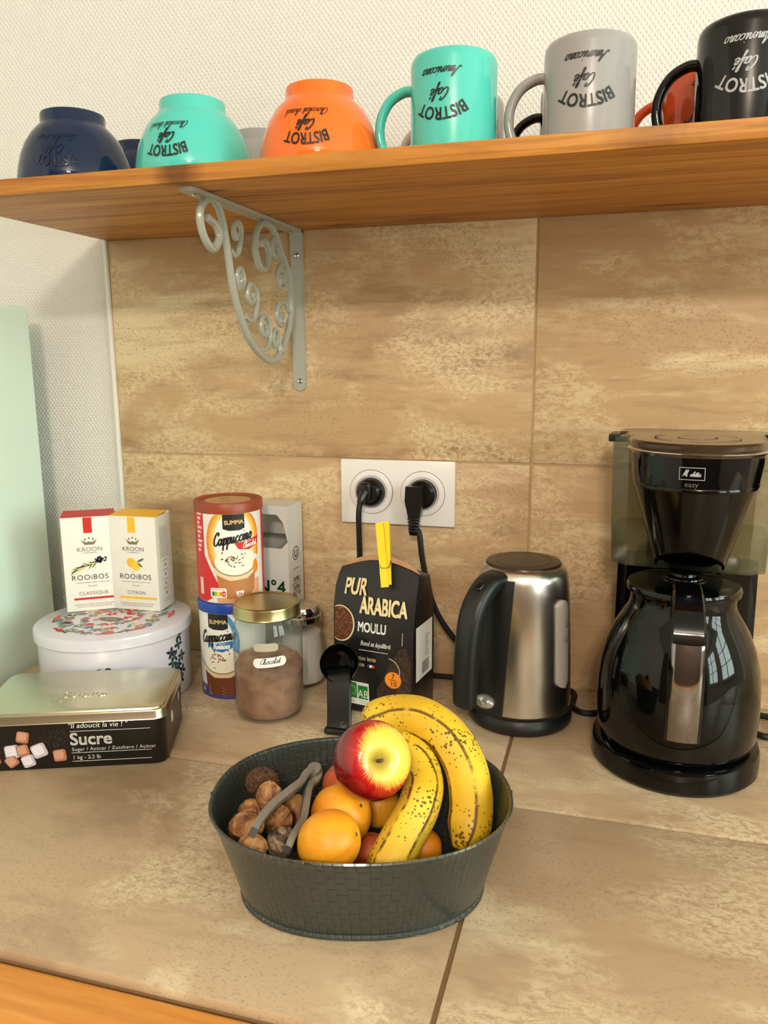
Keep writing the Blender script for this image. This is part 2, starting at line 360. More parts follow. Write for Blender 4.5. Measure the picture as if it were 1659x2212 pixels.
class Print:
    """one printed skin: many flat shapes, several inks, mapped onto a surface"""
    def __init__(s, fn, step=0.004): s.fn = fn; s.step = step; s.v = []; s.f = []; s.m = []; s.mats = []; s.lay = 0
    def mi(s, m):
        if m not in s.mats: s.mats.append(m)
        return s.mats.index(m)
    def polys(s, polys, m, lay, xf=None):
        k = s.mi(m)
        for p in polys:
            o = len(s.v); q = [xf(a, b) if xf else (a, b) for a, b in p]
            s.v += [s.fn(a, b, 0.00012+0.00006*lay) for a, b in q]
            s.f.append(tuple(range(o, o+len(q)))); s.m.append(k)
    def shape(s, poly, m, lay, xf=None):
        """polygon cut into small pieces so that it follows a curved surface"""
        bm = bmesh.new(); vs_ = [bm.verts.new((a, b, 0)) for a, b in poly]; bm.faces.new(vs_)
        xs = [a for a, b in poly]; ys = [b for a, b in poly]
        for ax, lo, hi in ((0, min(xs), max(xs)), (1, min(ys), max(ys))):
            nn = int((hi-lo)/s.step)
            for i in range(1, nn+1):
                co = [0, 0, 0]; co[ax] = lo+(hi-lo)*i/(nn+1); no = [0, 0, 0]; no[ax] = 1
                bmesh.ops.bisect_plane(bm, geom=bm.verts[:]+bm.edges[:]+bm.faces[:], plane_co=co, plane_no=no)
        bmesh.ops.triangulate(bm, faces=bm.faces[:])
        s.polys([[(q.co.x, q.co.y) for q in f.verts] for f in bm.faces], m, lay, xf); bm.free()
    def text(s, txt, x, y, size, m, lay=5, bold=0.0, shear=0.0, align='CENTER', space=1.0, sx=1.0, rot=0.0, arc=None):
        c, sn = math.cos(rot), math.sin(rot)
        def xf(a, b):
            a *= sx
            if arc: th = a/arc; a, b = (arc+b)*math.sin(th), (arc+b)*math.cos(th)-arc
            return (x+a*c-b*sn, y+a*sn+b*c)
        g = glyphs(txt, size, 0.0, shear, align, space)
        if not bold: s.polys(g, m, lay, xf); return
        b_ = bold*size*0.9
        for dx, dy in ((-b_, -b_), (b_, -b_), (b_, b_), (-b_, b_)): s.polys([[(a+dx/sx, b+dy) for a, b in q] for q in g], m, lay, xf)
    def script(s, txt, x, y, xh, m, lay=5, pen=None, rot=0.0, slant=0.35, sx=1.0):
        c, sn = math.cos(rot), math.sin(rot)
        s.polys(script(txt, xh, pen or xh*0.22, slant), m, lay, lambda a, b: (x+a*sx*c-b*sn, y+a*sx*sn+b*c))
    def build(s, name, parent):
        me = bpy.data.meshes.new(name); me.from_pydata([tuple(p) for p in s.v], [], s.f)
        for m in s.mats: me.materials.append(m)
        me.polygons.foreach_set('material_index', s.m)
        o = bpy.data.objects.new(name, me); COL.objects.link(o); o.parent = parent; return o
def on_plane(o, u, v):
    o, u, v = Vector(o), Vector(u).normalized(), Vector(v).normalized(); n = u.cross(v)
    return lambda a, b, e: o+u*a+v*b+n*e
def on_cyl(r, th0, z0, flip=1):
    def fn(a, b, e):
        th = th0+flip*a/r; q = r+e; return Vector((q*math.cos(th), q*math.sin(th), z0+flip*b))
    return fn
def on_rev(prof, th0, z0, flip=1):
    """surface of revolution, prof = [(r, z)] outer side sorted by z"""
    pr = sorted(prof, key=lambda q: q[1])
    def rad(z):
        for (r0, z_0), (r1, z_1) in zip(pr, pr[1:]):
            if z_0 <= z <= z_1: k = (z-z_0)/max(1e-9, z_1-z_0); return r0+(r1-r0)*k, (r1-r0)/max(1e-9, z_1-z_0)
        return (pr[0][0], 0) if z < pr[0][1] else (pr[-1][0], 0)
    def fn(a, b, e):
        z = z0+flip*b; r, sl = rad(z); th = th0+flip*a/r; nl = math.hypot(1, sl)
        q = r+2*e/nl; return Vector((q*math.cos(th), q*math.sin(th), z-2*e*sl/nl))
    return fn

# ================================================================== STRUCTURE
def wallbox(name, c, d, m): return tag(MB().box(c, d).build(name, m, smooth=0), kind='structure')
wall_back = wallbox('wall_back', (0.425, 0.106, 0.35), (3.55, 0.2, 2.5), M_PAPER)
wallbox('floor', (0.425, -1.5, -0.95), (3.55, 3.1, 0.1), mat('terracotta_floor', rgb(120, 84, 62), 0.5))
wallbox('ceiling', (0.425, -1.5, 1.65), (3.55, 3.1, 0.1), M_WHITEPAINT)
wallbox('wall_left', (-1.40, -1.5, 0.35), (0.1, 3.1, 2.5), M_WHITEPAINT)
wallbox('wall_rear', (0.425, -3.05, 0.35), (3.55, 0.1, 2.5), mat('brown_paint', rgb(112, 92, 74), 0.7))
wallbox('wall_right', (2.25, -1.5, 0.35), (0.1, 3.1, 2.5), M_WHITEPAINT)
for i, wy in enumerate((-0.95, -2.15)):
    mb = MB()
    for dy in (-0.44, 0.44): mb.box((2.175, wy+dy, 0.75), (0.05, 0.08, 1.26), 0.005)
    for dz in (-0.59, 0.59): mb.box((2.175, wy, 0.75+dz), (0.05, 0.80, 0.08), 0.005)
    w_ = tag(mb.build('window_%d' % (i+1), M_WHITEPAINT), kind='structure')
    mb = MB().box((2.145, wy, 0.75), (0.02, 0.06, 1.1), 0.003)
    for z in (0.55, 0.95): mb.box((2.145, wy, z), (0.018, 0.8, 0.03), 0.003)
    mb.build('glazing_bar', M_WHITEPAINT, w_)
# backsplash tiles, each proud of its grout
mb = MB().box((0.297, 0.0045, 0.297), (1.80, 0.006, 0.600)); mb.build('grout_bed', M_GROUT, wall_back, 0)
tile0 = None
for col in range(3):
    for row in range(2):
        w_, z0, z1 = 0.597, (0.0, 0.299)[row], (0.2965, 0.5965)[row]
        x0 = -0.6005+0.6*col
        MB().box((0, 0, 0), (w_, 0.009, z1-z0), 0.0012, 2).build('tile', M_WTILE, wall_back, loc=(x0+w_/2+0.0003, 0.0045, (z0+z1)/2))
mb = MB().box((-0.6035, 0.0010, 0.2985), (0.005, 0.010, 0.596), 0.001)
tag(mb.build('trim_1', M_TRIM), kind='structure')

# ------------------------------------------------------------------ countertop
ct = thing('countertop', 'beige tiled worktop with an orange wooden front edge under everything', 'countertop', (0, 0, 0))
MB().box((0.32, -0.2985, -0.021), (2.02, 0.595, 0.036)).build('grout_bed', M_GROUT2, ct, 0)
for ix in range(-2, 3):
    for iy in range(2):
        x0 = max(-0.69, ix*0.6+0.002); x1 = min(1.33, ix*0.6+0.598)
        y1 = (-0.0005, -0.3038)[iy]; y0 = (-0.2990, -0.5965)[iy]
        if x1-x0 < 0.02: continue
        MB().box((0, 0, 0), (x1-x0, y1-y0, 0.009), 0.0012).build('tile', M_CTILE, ct, loc=((x0+x1)/2, (y0+y1)/2, -0.0045))
MB().box((0.32, -0.6265, -0.0305), (2.02, 0.058, 0.046), 0.006, 3).build('edge_board', M_PINE2, ct)
cb = thing('base_cabinet', 'orange wooden base cabinet below the tiled worktop', 'cabinet', (0.32, -0.3, -0.9))
MB().box((0, 0, 0.415), (2.0, 0.56, 0.81)).build('body', M_PINE2, cb)
MB().box((0, 0.02, 0.03), (2.0, 0.5, 0.06)).build('plinth', M_PINE2, cb)
for i in range(4): MB().box((-0.75+0.5*i, -0.29, 0.46), (0.49, 0.02, 0.70), 0.004).build('door', M_PINE2, cb)

# ------------------------------------------------------------------ shelf and bracket
SH0, SH1 = 0.597, 0.613
shelf = thing('wall_shelf', 'long varnished pine shelf board fixed high on the wall, carrying bowls and mugs', 'shelf', (0.1, -0.148, SH0))
MB().box((0, 0, (SH1-SH0)/2), (1.406, 0.308, SH1-SH0), 0.0012).build('board', M_PINE, shelf)
br = thing('shelf_bracket', 'grey-green metal scrollwork bracket holding up the wooden shelf', 'bracket', (-0.3135, 0.0, SH0))
def bar(name, length, horiz):
    w_, th = 0.017, 0.004; out = [(-w_/2, 0), (w_/2, 0)]
    pl = [(-w_/2, 0), (w_/2, 0)]+[(w_/2*math.cos(q), length-w_/2+w_/2*math.sin(q)) for q in [math.pi*k/10 for k in range(11)]]
    r0 = [((x, -y, -th-0.0002) if horiz else (x, -th-0.0002, -y)) for x, y in pl]
    r1 = [((x, -y, -0.0002) if horiz else (x, -0.0002, -y)) for x, y in pl]
    return MB().loft([r0, r1]).build(name, M_GREYPAINT, br)
bar('top_bar', 0.288, True); bar('wall_bar', 0.208, False)
def spiral(c, r0, r1, a0, turns, n=40):
    return [(0, c[0]+(r0+(r1-r0)*i/n)*math.cos(a0+turns*2*math.pi*i/n), c[1]+(r0+(r1-r0)*i/n)*math.sin(a0+turns*2*math.pi*i/n)) for i in range(n+1)]
RB = 0.0042
def scroll(pts, rad=RB): return MB().tube(pts, rad, 8).build('scroll', M_GREYPAINT, br)
# local plane: y towards the room is negative, z down is negative
def BP(px, py):                       # picture position -> bracket plane
    q = ray(px, py); p = CAM+q*((-0.3135-CAM.x)/q.x); return (0, p.y, p.z-SH0)
def bpath(lst, n=8): return crom([BP(*p) for p in lst], n)
scroll(bpath([(448, 470), (466, 486), (474, 512), (462, 537), (445, 520), (433, 482), (434, 448), (450, 429), (468, 440), (481, 480), (492, 545), (503, 620), (519, 682), (540, 735), (565, 768), (588, 780), (603, 765), (606, 750)]))
scroll(bpath([(563, 534), (563, 523), (572, 522), (580, 545), (573, 580), (559, 572), (551, 535), (556, 497), (570, 482), (590, 497), (607, 545), (622, 590), (628, 640), (627, 690), (617, 735), (606, 762)]))
scroll(bpath([(513, 505), (509, 515), (505, 503), (506, 485), (515, 480), (521, 500), (516, 540), (507, 552), (497, 540)], 6), 0.0032)
scroll(bpath([(513, 600), (519, 595), (520, 612), (514, 612), (512, 590), (520, 580), (527, 600), (524, 618), (514, 622)], 6), 0.0028)
scroll(bpath([(545, 638), (550, 642), (543, 655), (535, 640), (537, 618), (546, 616), (556, 640), (550, 685), (540, 692), (530, 684)], 6), 0.0032)
scroll(bpath([(573, 705), (578, 712), (572, 726), (564, 710), (566, 687), (575, 685), (583, 705), (582, 740), (570, 756), (556, 754)], 6), 0.0032)
scroll(bpath([(594, 728), (598, 735), (595, 750), (590, 735), (592, 715), (600, 716), (604, 740), (604, 760)], 6), 0.0028)
scroll(bpath([(592, 535), (600, 538), (597, 555), (589, 545), (588, 520), (596, 508)], 6), 0.0028)
scroll(bpath([(606, 598), (612, 596), (614, 618), (604, 622), (598, 600), (604, 575), (616, 574), (623, 592)], 6), 0.003)
scroll(bpath([(606, 682), (612, 680), (613, 700), (604, 702), (598, 680), (604, 655), (616, 656), (624, 674)], 6), 0.003)
for (y, z, ax) in ((-0.267, -0.0045, 'z'), (-0.022, -0.0045, 'z'), (-0.0045, -0.032, 'y'), (-0.0045, -0.195, 'y')):
    pr = [(0, 0.0016), (0.0022, 0.0013), (0.0036, 0)]
    tr = Matrix.Translation((0, y, z)) @ (Matrix.Rotation(R(180), 4, 'X') if ax == 'z' else Matrix.Rotation(R(90), 4, 'X'))
    MB().lathe(pr, 14, tr=tr).build('screw', M_CHROME, br)

# ------------------------------------------------------------------ refrigerator at the left end of the worktop
fr = thing('refrigerator', 'tall pale mint refrigerator side panel at the left end of the worktop', 'refrigerator', (-1.0, -0.35, -0.9))
MB().box((0, 0, 0.704), (0.60, 0.60, 1.405), 0.006, 3).build('body', M_FRIDGE, fr)
MB().box((0, -0.325, 0.75), (0.60, 0.045, 1.25), 0.01, 3).build('door', M_FRIDGE, fr)
MB().box((0.2, -0.36, 0.8), (0.02, 0.03, 0.3), 0.006).build('handle', M_CHROME, fr)

# ================================================================== CROCKERY ON THE SHELF (all upside down)
GL = {'navy': rgb(22, 36, 66), 'teal': rgb(82, 196, 182), 'orange': rgb(240, 112, 34), 'grey': rgb(158, 154, 152),
      'black': rgb(14, 13, 13), 'taupe': rgb(178, 164, 154), 'rust': rgb(206, 78, 32)}
def glaze(c): return mat('glaze_'+c, GL[c], 0.045, spec=0.38 if c in ('black', 'navy') else 0.5)
INK_GREY = mat('grey_ink', rgb(170, 172, 174), 0.4); INK_FAINT = mat('faint_navy_ink', rgb(19, 30, 55), 0.15)
def cam_az(x, y): return math.atan2(CAM.y-y, CAM.x-x)
BOWL_OUT = [(0.0605, 0.0), (0.0612, 0.002), (0.0606, 0.010), (0.0590, 0.020), (0.0560, 0.032), (0.0512, 0.044), (0.0450, 0.054), (0.0395, 0.0605), (0.0350, 0.0645), (0.0338, 0.0665), (0.0336, 0.0740), (0.0326, 0.0768), (0.0305, 0.0778)]
BOWL_IN = [(0.0285, 0.0770), (0.0280, 0.0715), (0.0, 0.0700), ]
BOWL_INNER = [(0.0, 0.0660), (0.024, 0.0650), (0.038, 0.0570), (0.0475, 0.044), (0.0535, 0.030), (0.0568, 0.015), (0.0580, 0.002), (0.0592, -0.0), (0.0605, 0.0)]
def breakfast_bowl(label, c, x, y, ink, delta=0.0, group='upturned breakfast bowls on the shelf', text=True):
    t_ = thing('breakfast_bowl', label, 'bowl', (x, y, SH1), 0, group)
    MB().lathe(BOWL_OUT+BOWL_IN, 64).build('outer_wall', glaze(c), t_)
    MB().lathe(BOWL_INNER, 48).build('inside', glaze(c), t_)
    if text:
        p = Print(on_rev(BOWL_OUT, cam_az(x, y)+R(delta), 0.030, -1))
        p.text('BISTROT', 0, 0.0070, 0.0150, ink, bold=0.015, arc=0.050, sx=0.66)
        p.script('Café', 0.0, -0.0055, 0.0048, ink, pen=0.0012)
        p.script('Chocolat chaud', 0.001, -0.0165, 0.0034, ink, pen=0.0005)
        p.build('lettering', t_)
    return t_
breakfast_bowl('dark navy upturned bowl at the left end of the shelf front row', 'navy', -0.4781, -0.225, INK_FAINT, -19)
breakfast_bowl('turquoise upturned bowl with black lettering between the navy and orange bowls', 'teal', -0.3341, -0.225, M_INK, -27)
breakfast_bowl('orange upturned bowl with black lettering beside the turquoise mug', 'orange', -0.1949, -0.225, M_INK, -13)
breakfast_bowl('navy upturned bowl mostly hidden behind the two leftmost bowls', 'navy', -0.478, -0.095, INK_GREY, 22, 'upturned bowls in the back row')
breakfast_bowl('grey upturned bowl half hidden behind the turquoise and orange bowls', 'grey', -0.3185, -0.095, M_INK, 0, 'upturned bowls in the back row', False)
MUG_R, MUG_H = 0.0405, 0.0915
MUG_OUT = [(0.0400, 0.0), (0.0408, 0.0012), (0.0405, 0.004), (0.0405, MUG_H-0.009), (0.0398, MUG_H-0.0045), (0.0380, MUG_H-0.0015), (0.0350, MUG_H), (0.032, MUG_H-0.0005), (0.0310, MUG_H-0.0025), (0.0, MUG_H-0.003)]
MUG_IN = [(0.0, MUG_H-0.008), (0.034, MUG_H-0.009), (0.037, MUG_H-0.013), (0.0375, 0.004), (0.0385, 0.0004), (0.0400, 0.0)]
def mug(label, c, x, y, ink, delta=0.0, hand=-95.0, group='upturned mugs on the shelf', text=True):
    t_ = thing('coffee_mug', label, 'mug', (x, y, SH1), 0, group)
    MB().lathe(MUG_OUT, 64).build('outer_wall', glaze(c), t_)
    MB().lathe(MUG_IN, 48).build('inside', glaze(c), t_)
    a = cam_az(x, y)+R(hand); d = Vector((math.cos(a), math.sin(a), 0))
    pts = crom([d*0.037+Vector((0, 0, 0.066)), d*0.048+Vector((0, 0, 0.0655)), d*0.061+Vector((0, 0, 0.058)), d*0.0695+Vector((0, 0, 0.043)), d*0.0705+Vector((0, 0, 0.026)), d*0.065+Vector((0, 0, 0.0125)), d*0.052+Vector((0, 0, 0.0075)), d*0.037+Vector((0, 0, 0.009))], 7)
    side = Vector((-d.y, d.x, 0))
    rings = []
    for i, p in enumerate(pts):
        tg = (pts[min(i+1, len(pts)-1)]-pts[max(i-1, 0)]).normalized(); nn = tg.cross(side)
        rings.append([p+side*0.0072*math.cos(q)+nn*0.0046*math.sin(q) for q in (2*math.pi*k/14 for k in range(14))])
    MB().loft(rings).build('handle', glaze(c), t_, 60)
    if text:
        p = Print(on_cyl(MUG_R, cam_az(x, y)+R(delta), 0.050, -1))
        p.text('BISTROT', 0, 0.0108, 0.0150, ink, bold=0.018, arc=0.032, sx=0.72)
        p.script('Café', 0.001, -0.0055, 0.0050, ink, pen=0.0011)
        p.script('Americano', 0.001, -0.0230, 0.0044, ink, pen=0.0008)
        p.build('lettering', t_)
    return t_
mug('turquoise upturned mug with black lettering between the orange bowl and the grey mug', 'teal', -0.0614, -0.2243, M_INK, -16, -96)
mug('light grey upturned mug with black lettering in the middle of the three front mugs', 'grey', 0.0618, -0.2231, M_INK, -3, -88)
mug('black upturned mug with pale lettering at the right end of the shelf', 'black', 0.1915, -0.2243, INK_GREY, 2, -88)
mug('taupe upturned mug hidden behind the turquoise mug with only its handle showing', 'taupe', -0.0720, -0.100, M_INK, 0, -92, 'upturned mugs in the back row', False)
mug('black upturned mug behind the grey mug with only its handle showing', 'black', 0.0480, -0.105, INK_GREY, 0, -92, 'upturned mugs in the back row', False)
mug('rust orange upturned mug seen through the handle of the black mug', 'rust', 0.1690, -0.120, M_INK, 10, -92, 'upturned mugs in the back row')

# ================================================================== WALL SOCKET AND CORDS
pc = WY(858, 1064, -0.006)
so = thing('power_outlet', 'white double wall socket on the beige tiles holding two black plugs', 'outlet', (pc.x, 0.0, pc.z))
MB().box((0, -0.004, 0), (0.157, 0.008, 0.087), 0.0015).build('cover_plate', M_OUTLET, so)
for sx_ in (-0.0355, 0.0355):
    tr = Matrix.Translation((sx_, -0.008, 0)) @ Matrix.Rotation(R(90), 4, 'X')
    o = MB().lathe([(0.0295, 0.0), (0.0295, 0.0012), (0.0285, 0.0018), (0.0225, 0.0018), (0.0212, 0.0006), (0.0212, 0.0)], 48, tr=tr).build('socket_ring', M_OUTLET, so)
    MB().lathe([(0.0302, 0.00005), (0.0302, 0.0003), (0.0294, 0.0003)], 48, tr=tr).build('ring_gap', mat('grey_gap', rgb(120, 112, 108), 0.7), so)
xl, xr, zc = pc.x-0.0355, pc.x+0.0355, pc.z
# ================================================================== KETTLE
kx, ky = 0.0022, -0.0985
ke = thing('electric_kettle', 'brushed steel electric kettle with black handle between the coffee bag and the coffee maker', 'kettle', (kx, ky, 0))
MB().lathe([(0.0, 0.002), (0.0600, 0.002), (0.0622, 0.005), (0.0625, 0.012), (0.0600, 0.0165), (0.0590, 0.019), (0.0595, 0.020), (0.0605, 0.024), (0.0, 0.024)], 64).build('power_base', M_BLACKM, ke)
BODY = [(0.0600, 0.024), (0.0596, 0.040), (0.0585, 0.075), (0.0572, 0.110), (0.0555, 0.145), (0.0540, 0.165), (0.0525, 0.178), (0.0505, 0.186), (0.0475, 0.1915), (0.0440, 0.1940)]
MB().lathe(BODY, 80).build('body', M_STEEL, ke)
M_LID = mat('dark_brown_satin_plastic', rgb(40, 28, 18), 0.3)
MB().lathe([(0.0445, 0.1925), (0.0440, 0.1955), (0.0428, 0.1968), (0.0335, 0.1978), (0.0330, 0.1974), (0.0325, 0.1978), (0.0, 0.1985)], 64).build('lid', M_LID, ke)
ha = cam_az(kx, ky)-R(38); hd = Vector((math.cos(ha), math.sin(ha), 0)); hs = Vector((-hd.y, hd.x, 0))
hp = lambda r_, z: hd*r_+Vector((0, 0, z))
# black strip down the body
def kr(z):
    for (r0, z0), (r1, z1) in zip(BODY, BODY[1:]):
        if z0 <= z <= z1: return r0+(r1-r0)*(z-z0)/(z1-z0)
    return BODY[-1][0]
rings = []
for i in range(21):
    z = 0.0245+(0.184-0.0245)*i/20; r_ = kr(z); ww = R(19+9*i/20)
    rings.append([Vector(((r_+e)*math.cos(ha+q), (r_+e)*math.sin(ha+q), z)) for q, e in ((-ww, -0.001), (-ww, 0.0018), (-ww*0.5, 0.0028), (0, 0.003), (ww*0.5, 0.0028), (ww, 0.0018), (ww, -0.001))])
MB().loft(rings).build('handle_mount', M_BLACKM, ke)
# free-hanging handle limb
pts = crom([hp(0.046, 0.1835), hp(0.062, 0.1800), hp(0.078, 0.166), hp(0.089, 0.146), hp(0.0955, 0.115), hp(0.0985, 0.080), hp(0.0995, 0.055), hp(0.0990, 0.041)], 7)
rings = []
for i, p in enumerate(pts):
    tg = (pts[min(i+1, len(pts)-1)]-pts[max(i-1, 0)]).normalized(); nn = tg.cross(hs); k = i/(len(pts)-1)
    a_, b_ = 0.0160-0.002*k, 0.0095+0.002*math.sin(math.pi*min(1, k*1.2))
    sh = 1.0 if k < 0.93 else math.sqrt(max(0.05, 1-((k-0.93)/0.075)**2))
    rings.append([p+hs*a_*sh*math.copysign(abs(math.cos(q))**0.7, math.cos(q))+nn*b_*sh*math.copysign(abs(math.sin(q))**0.7, math.sin(q)) for q in (2*math.pi*j/20 for j in range(20))])
hnd = MB().loft(rings).build('handle', M_BLACKM, ke, 60)
tr = Matrix.Translation(hp(0.0775, 0.1800)) @ Matrix.Rotation(ha, 4, 'Z') @ Matrix.Rotation(R(33), 4, 'Y')
MB().box((0, 0, 0), (0.014, 0.012, 0.007), 0.002, 3, tr=tr).build('lid_button', M_BLACK, hnd)
tr = Matrix.Translation(hp(0.0640, 0.0385)) @ Matrix.Rotation(ha, 4, 'Z') @ Matrix.Rotation(R(70), 4, 'Y')
MB().lathe([(0, 0.010), (0.006, 0.0095), (0.010, 0.006), (0.0115, 0.001), (0.0100, -0.004)], 20, tr=tr @ Matrix.Diagonal((0.75, 1.15, 0.9, 1))).build('power_switch', mat('clear_switch', rgb(190, 186, 178), 0.08, 0.6), ke)
# water gauge on the right
ga = cam_az(kx, ky)+R(53); rings = []
for i in range(41):
    k = 0.5-0.5*math.cos(math.pi*i/40); z = 0.056+0.104*k; e = min(k, 1-k)*0.104
    hw = 0.0098*math.sqrt(max(0.004, 1-(1-min(1, e/0.0098))**2)); r_ = kr(z); ww = hw/r_
    rings.append([Vector(((r_+d_)*math.cos(ga+q), (r_+d_)*math.sin(ga+q), z)) for q, d_ in ((-ww, -0.001), (-ww, 0.003), (-ww*0.6, 0.0045), (0, 0.005), (ww*0.6, 0.0045), (ww, 0.003), (ww, -0.001))])
gg = MB().loft(rings).build('water_gauge', mat('frosted_grey_plastic', rgb(178, 174, 170), 0.25, coat=0.3), ke)
p = Print(on_cyl(0.0622, ga+R(1), 0.110))
for dz, tx in ((0.022, '1.0'), (0.004, '0.7'), (-0.028, '0.5')):
    p.text(tx, 0.001, dz, 0.0052, M_INK); p.polys([rect(-0.003, dz-0.0022, 0.004, dz-0.0014)], M_INK, 5)
tag(p.build('gauge_marking', gg), kind='stuff')

# ================================================================== COFFEE MAKER
mx, my = 0.1753, -0.158
cm = thing('coffee_maker', 'black filter coffee maker with smoked water tank at the right of the worktop', 'coffee maker', (mx, my, 0.0004), R(-6))
def dshape(r_, back, hw, n=28):
    a0 = math.asin(min(1, hw/r_)) if hw < r_ else math.pi/2
    p = [(hw, back-0.012), (hw-0.012, back), (-hw+0.012, back), (-hw, back-0.012)]
    q0 = math.pi+ (math.pi/2-a0)*0
    arc = [(r_*math.cos(a), r_*math.sin(a)) for a in [math.pi*0.96+ (math.pi*1.08)*k/n for k in range(n+1)]]
    return p+arc
mb = MB(); base = dshape(0.0862, 0.120, 0.078)
rings = []
for sc, z in ((0.965, 0.0), (1.0, 0.004), (1.0, 0.0215), (0.985, 0.0255), (0.93, 0.0275)): rings.append([(x*sc, y*sc, z) for x, y in base])
mb.loft(rings).build('base', M_BLACKG, cm, 30)
MB().lathe([(0.0, 0.0290), (0.070, 0.0290), (0.073, 0.0270)], 48).build('hot_plate', M_BLACKM, cm)
mb = MB()
rings = []
for z, hw, y0 in ((0.026, 0.078, 0.093), (0.10, 0.0765, 0.093), (0.201, 0.0755, 0.088)):
    rings.append([(hw, y0, z), (hw, 0.112, z), (hw-0.008, 0.119, z), (-hw+0.008, 0.119, z), (-hw, 0.112, z), (-hw, y0, z), (-hw+0.012, y0-0.006, z), (hw-0.012, y0-0.006, z)])
mb.loft(rings).build('column', M_BLACKG, cm)
# tank: open smoked shell
def tank_ring(hw, y0, y1, z): return [(hw, y0+0.012, z), (hw, y1-0.01, z), (hw-0.01, y1, z), (-hw+0.01, y1, z), (-hw, y1-0.01, z), (-hw, y0+0.012, z), (-hw+0.018, y0, z), (hw-0.018, y0, z)]
MB().loft([tank_ring(0.0800, 0.040, 0.119, 0.2015), tank_ring(0.0815, 0.034, 0.121, 0.250), tank_ring(0.0825, 0.030, 0.122, 0.341)], cap=(True, False)).build('water_tank', M_SMOKE, cm, 20)
MB().loft([tank_ring(0.0785, 0.0415, 0.1175, 0.2035), tank_ring(0.0797, 0.037, 0.1185, 0.2415)], cap=(True, True)).build('water', glassy('water_tint', (0.86, 0.90, 0.84, 1), rgb(120, 130, 110), 0.10), cm, 20)
MB().box((0.0, 0.078, 0.262), (0.085, 0.060, 0.115), 0.006).build('inner_housing', M_BLACKG, cm)
MB().loft([tank_ring(0.0815, 0.020, 0.121, 0.3415), tank_ring(0.0815, 0.020, 0.121, 0.3465), tank_ring(0.077, 0.024, 0.117, 0.3485)]).build('tank_cover', M_SMOKE, cm, 25)
for sx_ in (-1, 1): MB().box((sx_*0.0775, 0.052, 0.3445), (0.019, 0.042, 0.008), 0.0015).build('tank_grip', M_BLACK, cm)
MB().box((0.0835, -0.004, 0.3135), (0.012, 0.03, 0.034), 0.002).build('swivel_latch', M_BLACK, cm)
# filter holder: band, then cone with an arched cut in front
fx, fy = 0.004, -0.004
TRF = Matrix.Translation((fx, fy, 0))
MB().lathe([(0.0575, 0.3055), (0.0610, 0.3070), (0.0636, 0.3280), (0.0640, 0.3370), (0.0, 0.3370)], 72, tr=TRF).build('filter_band', M_BLACKG, cm)
V = []; F = []; nseg = 72; nz = 14
front = math.atan2(-1, 0)
for j in range(nz+1):
    for i in range(nseg):
        a = 2*math.pi*i/nseg; df = abs((a-front+math.pi) % (2*math.pi)-math.pi)
        low = 0.218+0.020*max(0.0, math.cos(df))**1.5*(1.0 if df < R(80) else 0) if df < R(90) else 0.218
        z = 0.3080+(low-0.3080)*j/nz; r_ = 0.0315+(0.0595-0.0315)*(z-0.218)/(0.3080-0.218)
        V.append((fx+r_*math.cos(a), fy+r_*math.sin(a), z))
F = [(j*nseg+i, j*nseg+(i+1) % nseg, (j+1)*nseg+(i+1) % nseg, (j+1)*nseg+i) for j in range(nz) for i in range(nseg)]
cone = MB().add(V, F).build('filter_cone', mat('dark_brown_gloss_plastic', rgb(9, 7, 5), 0.10, spec=0.3), cm, 50)
sd = cone.modifiers.new('wall', 'SOLIDIFY'); sd.thickness = 0.002; sd.offset = -1
MB().lathe([(0.0, 0.2230), (0.026, 0.2230), (0.024, 0.2190), (0.010, 0.2165), (0.0, 0.2165)], 32, tr=TRF).build('drip_valve', M_BLACK, cm)
lidm = mat('dark_smoked_lid_plastic', rgb(58, 46, 34), 0.16, coat=0.4)
lid = MB().lathe([(0.0650, 0.3370), (0.0668, 0.3395), (0.0668, 0.3420), (0.0650, 0.3432), (0.0654, 0.3445), (0.0658, 0.3475), (0.0635, 0.3500), (0.0, 0.3510)], 72, tr=TRF).build('lid', [lidm], cm)
p = Print(on_plane((fx, fy, 0.3506), (1, 0, 0), (0, 1, 0)))
def arcband(r0, r1, a0, a1, n=14): return [[(r0*math.cos(q0), r0*math.sin(q0)), (r1*math.cos(q0), r1*math.sin(q0)), (r1*math.cos(q1), r1*math.sin(q1)), (r0*math.cos(q1), r0*math.sin(q1))] for q0, q1 in ((a0+(a1-a0)*k/n, a0+(a1-a0)*(k+1)/n) for k in range(n))]
for k in range(3):
    p.polys(arcband(0.0395, 0.0415, R(20+120*k), R(115+120*k)), M_INK, 5); p.polys(arcband(0.0175, 0.0192, R(50+120*k), R(150+120*k)), M_INK, 5)
p.build('groove', lid)
MB().lathe([(0.0668, 0.3398), (0.0677, 0.3405), (0.0677, 0.3412), (0.0668, 0.3420)], 72, tr=TRF).build('lid_ring', M_CHROME, lid)
lg = Print(on_rev([(0.0610, 0.3070), (0.0636, 0.3280), (0.0640, 0.3370)], R(-92), 0.3225))
for a, b, c_, d_ in ((-0.0115, 0.0055, 0.0115, 0.0061), (-0.0115, -0.0061, 0.0115, -0.0055), (-0.0115, -0.0061, -0.0109, 0.0061), (0.0109, -0.0061, 0.0115, 0.0061)): lg.shape(rect(a, b, c_, d_), INK_GREY, 5)
lg.script('M', -0.0062, -0.0025, 0.0033, INK_GREY, pen=0.0008); lg.script('elitta', 0.0028, -0.0025, 0.0024, INK_GREY, pen=0.0007)
lg.text('easy', 0, -0.0128, 0.0072, mat('dim_grey_ink', rgb(108, 104, 98), 0.4))
for o in [lg.build('logo', cm)]: o.location = (fx, fy, 0)
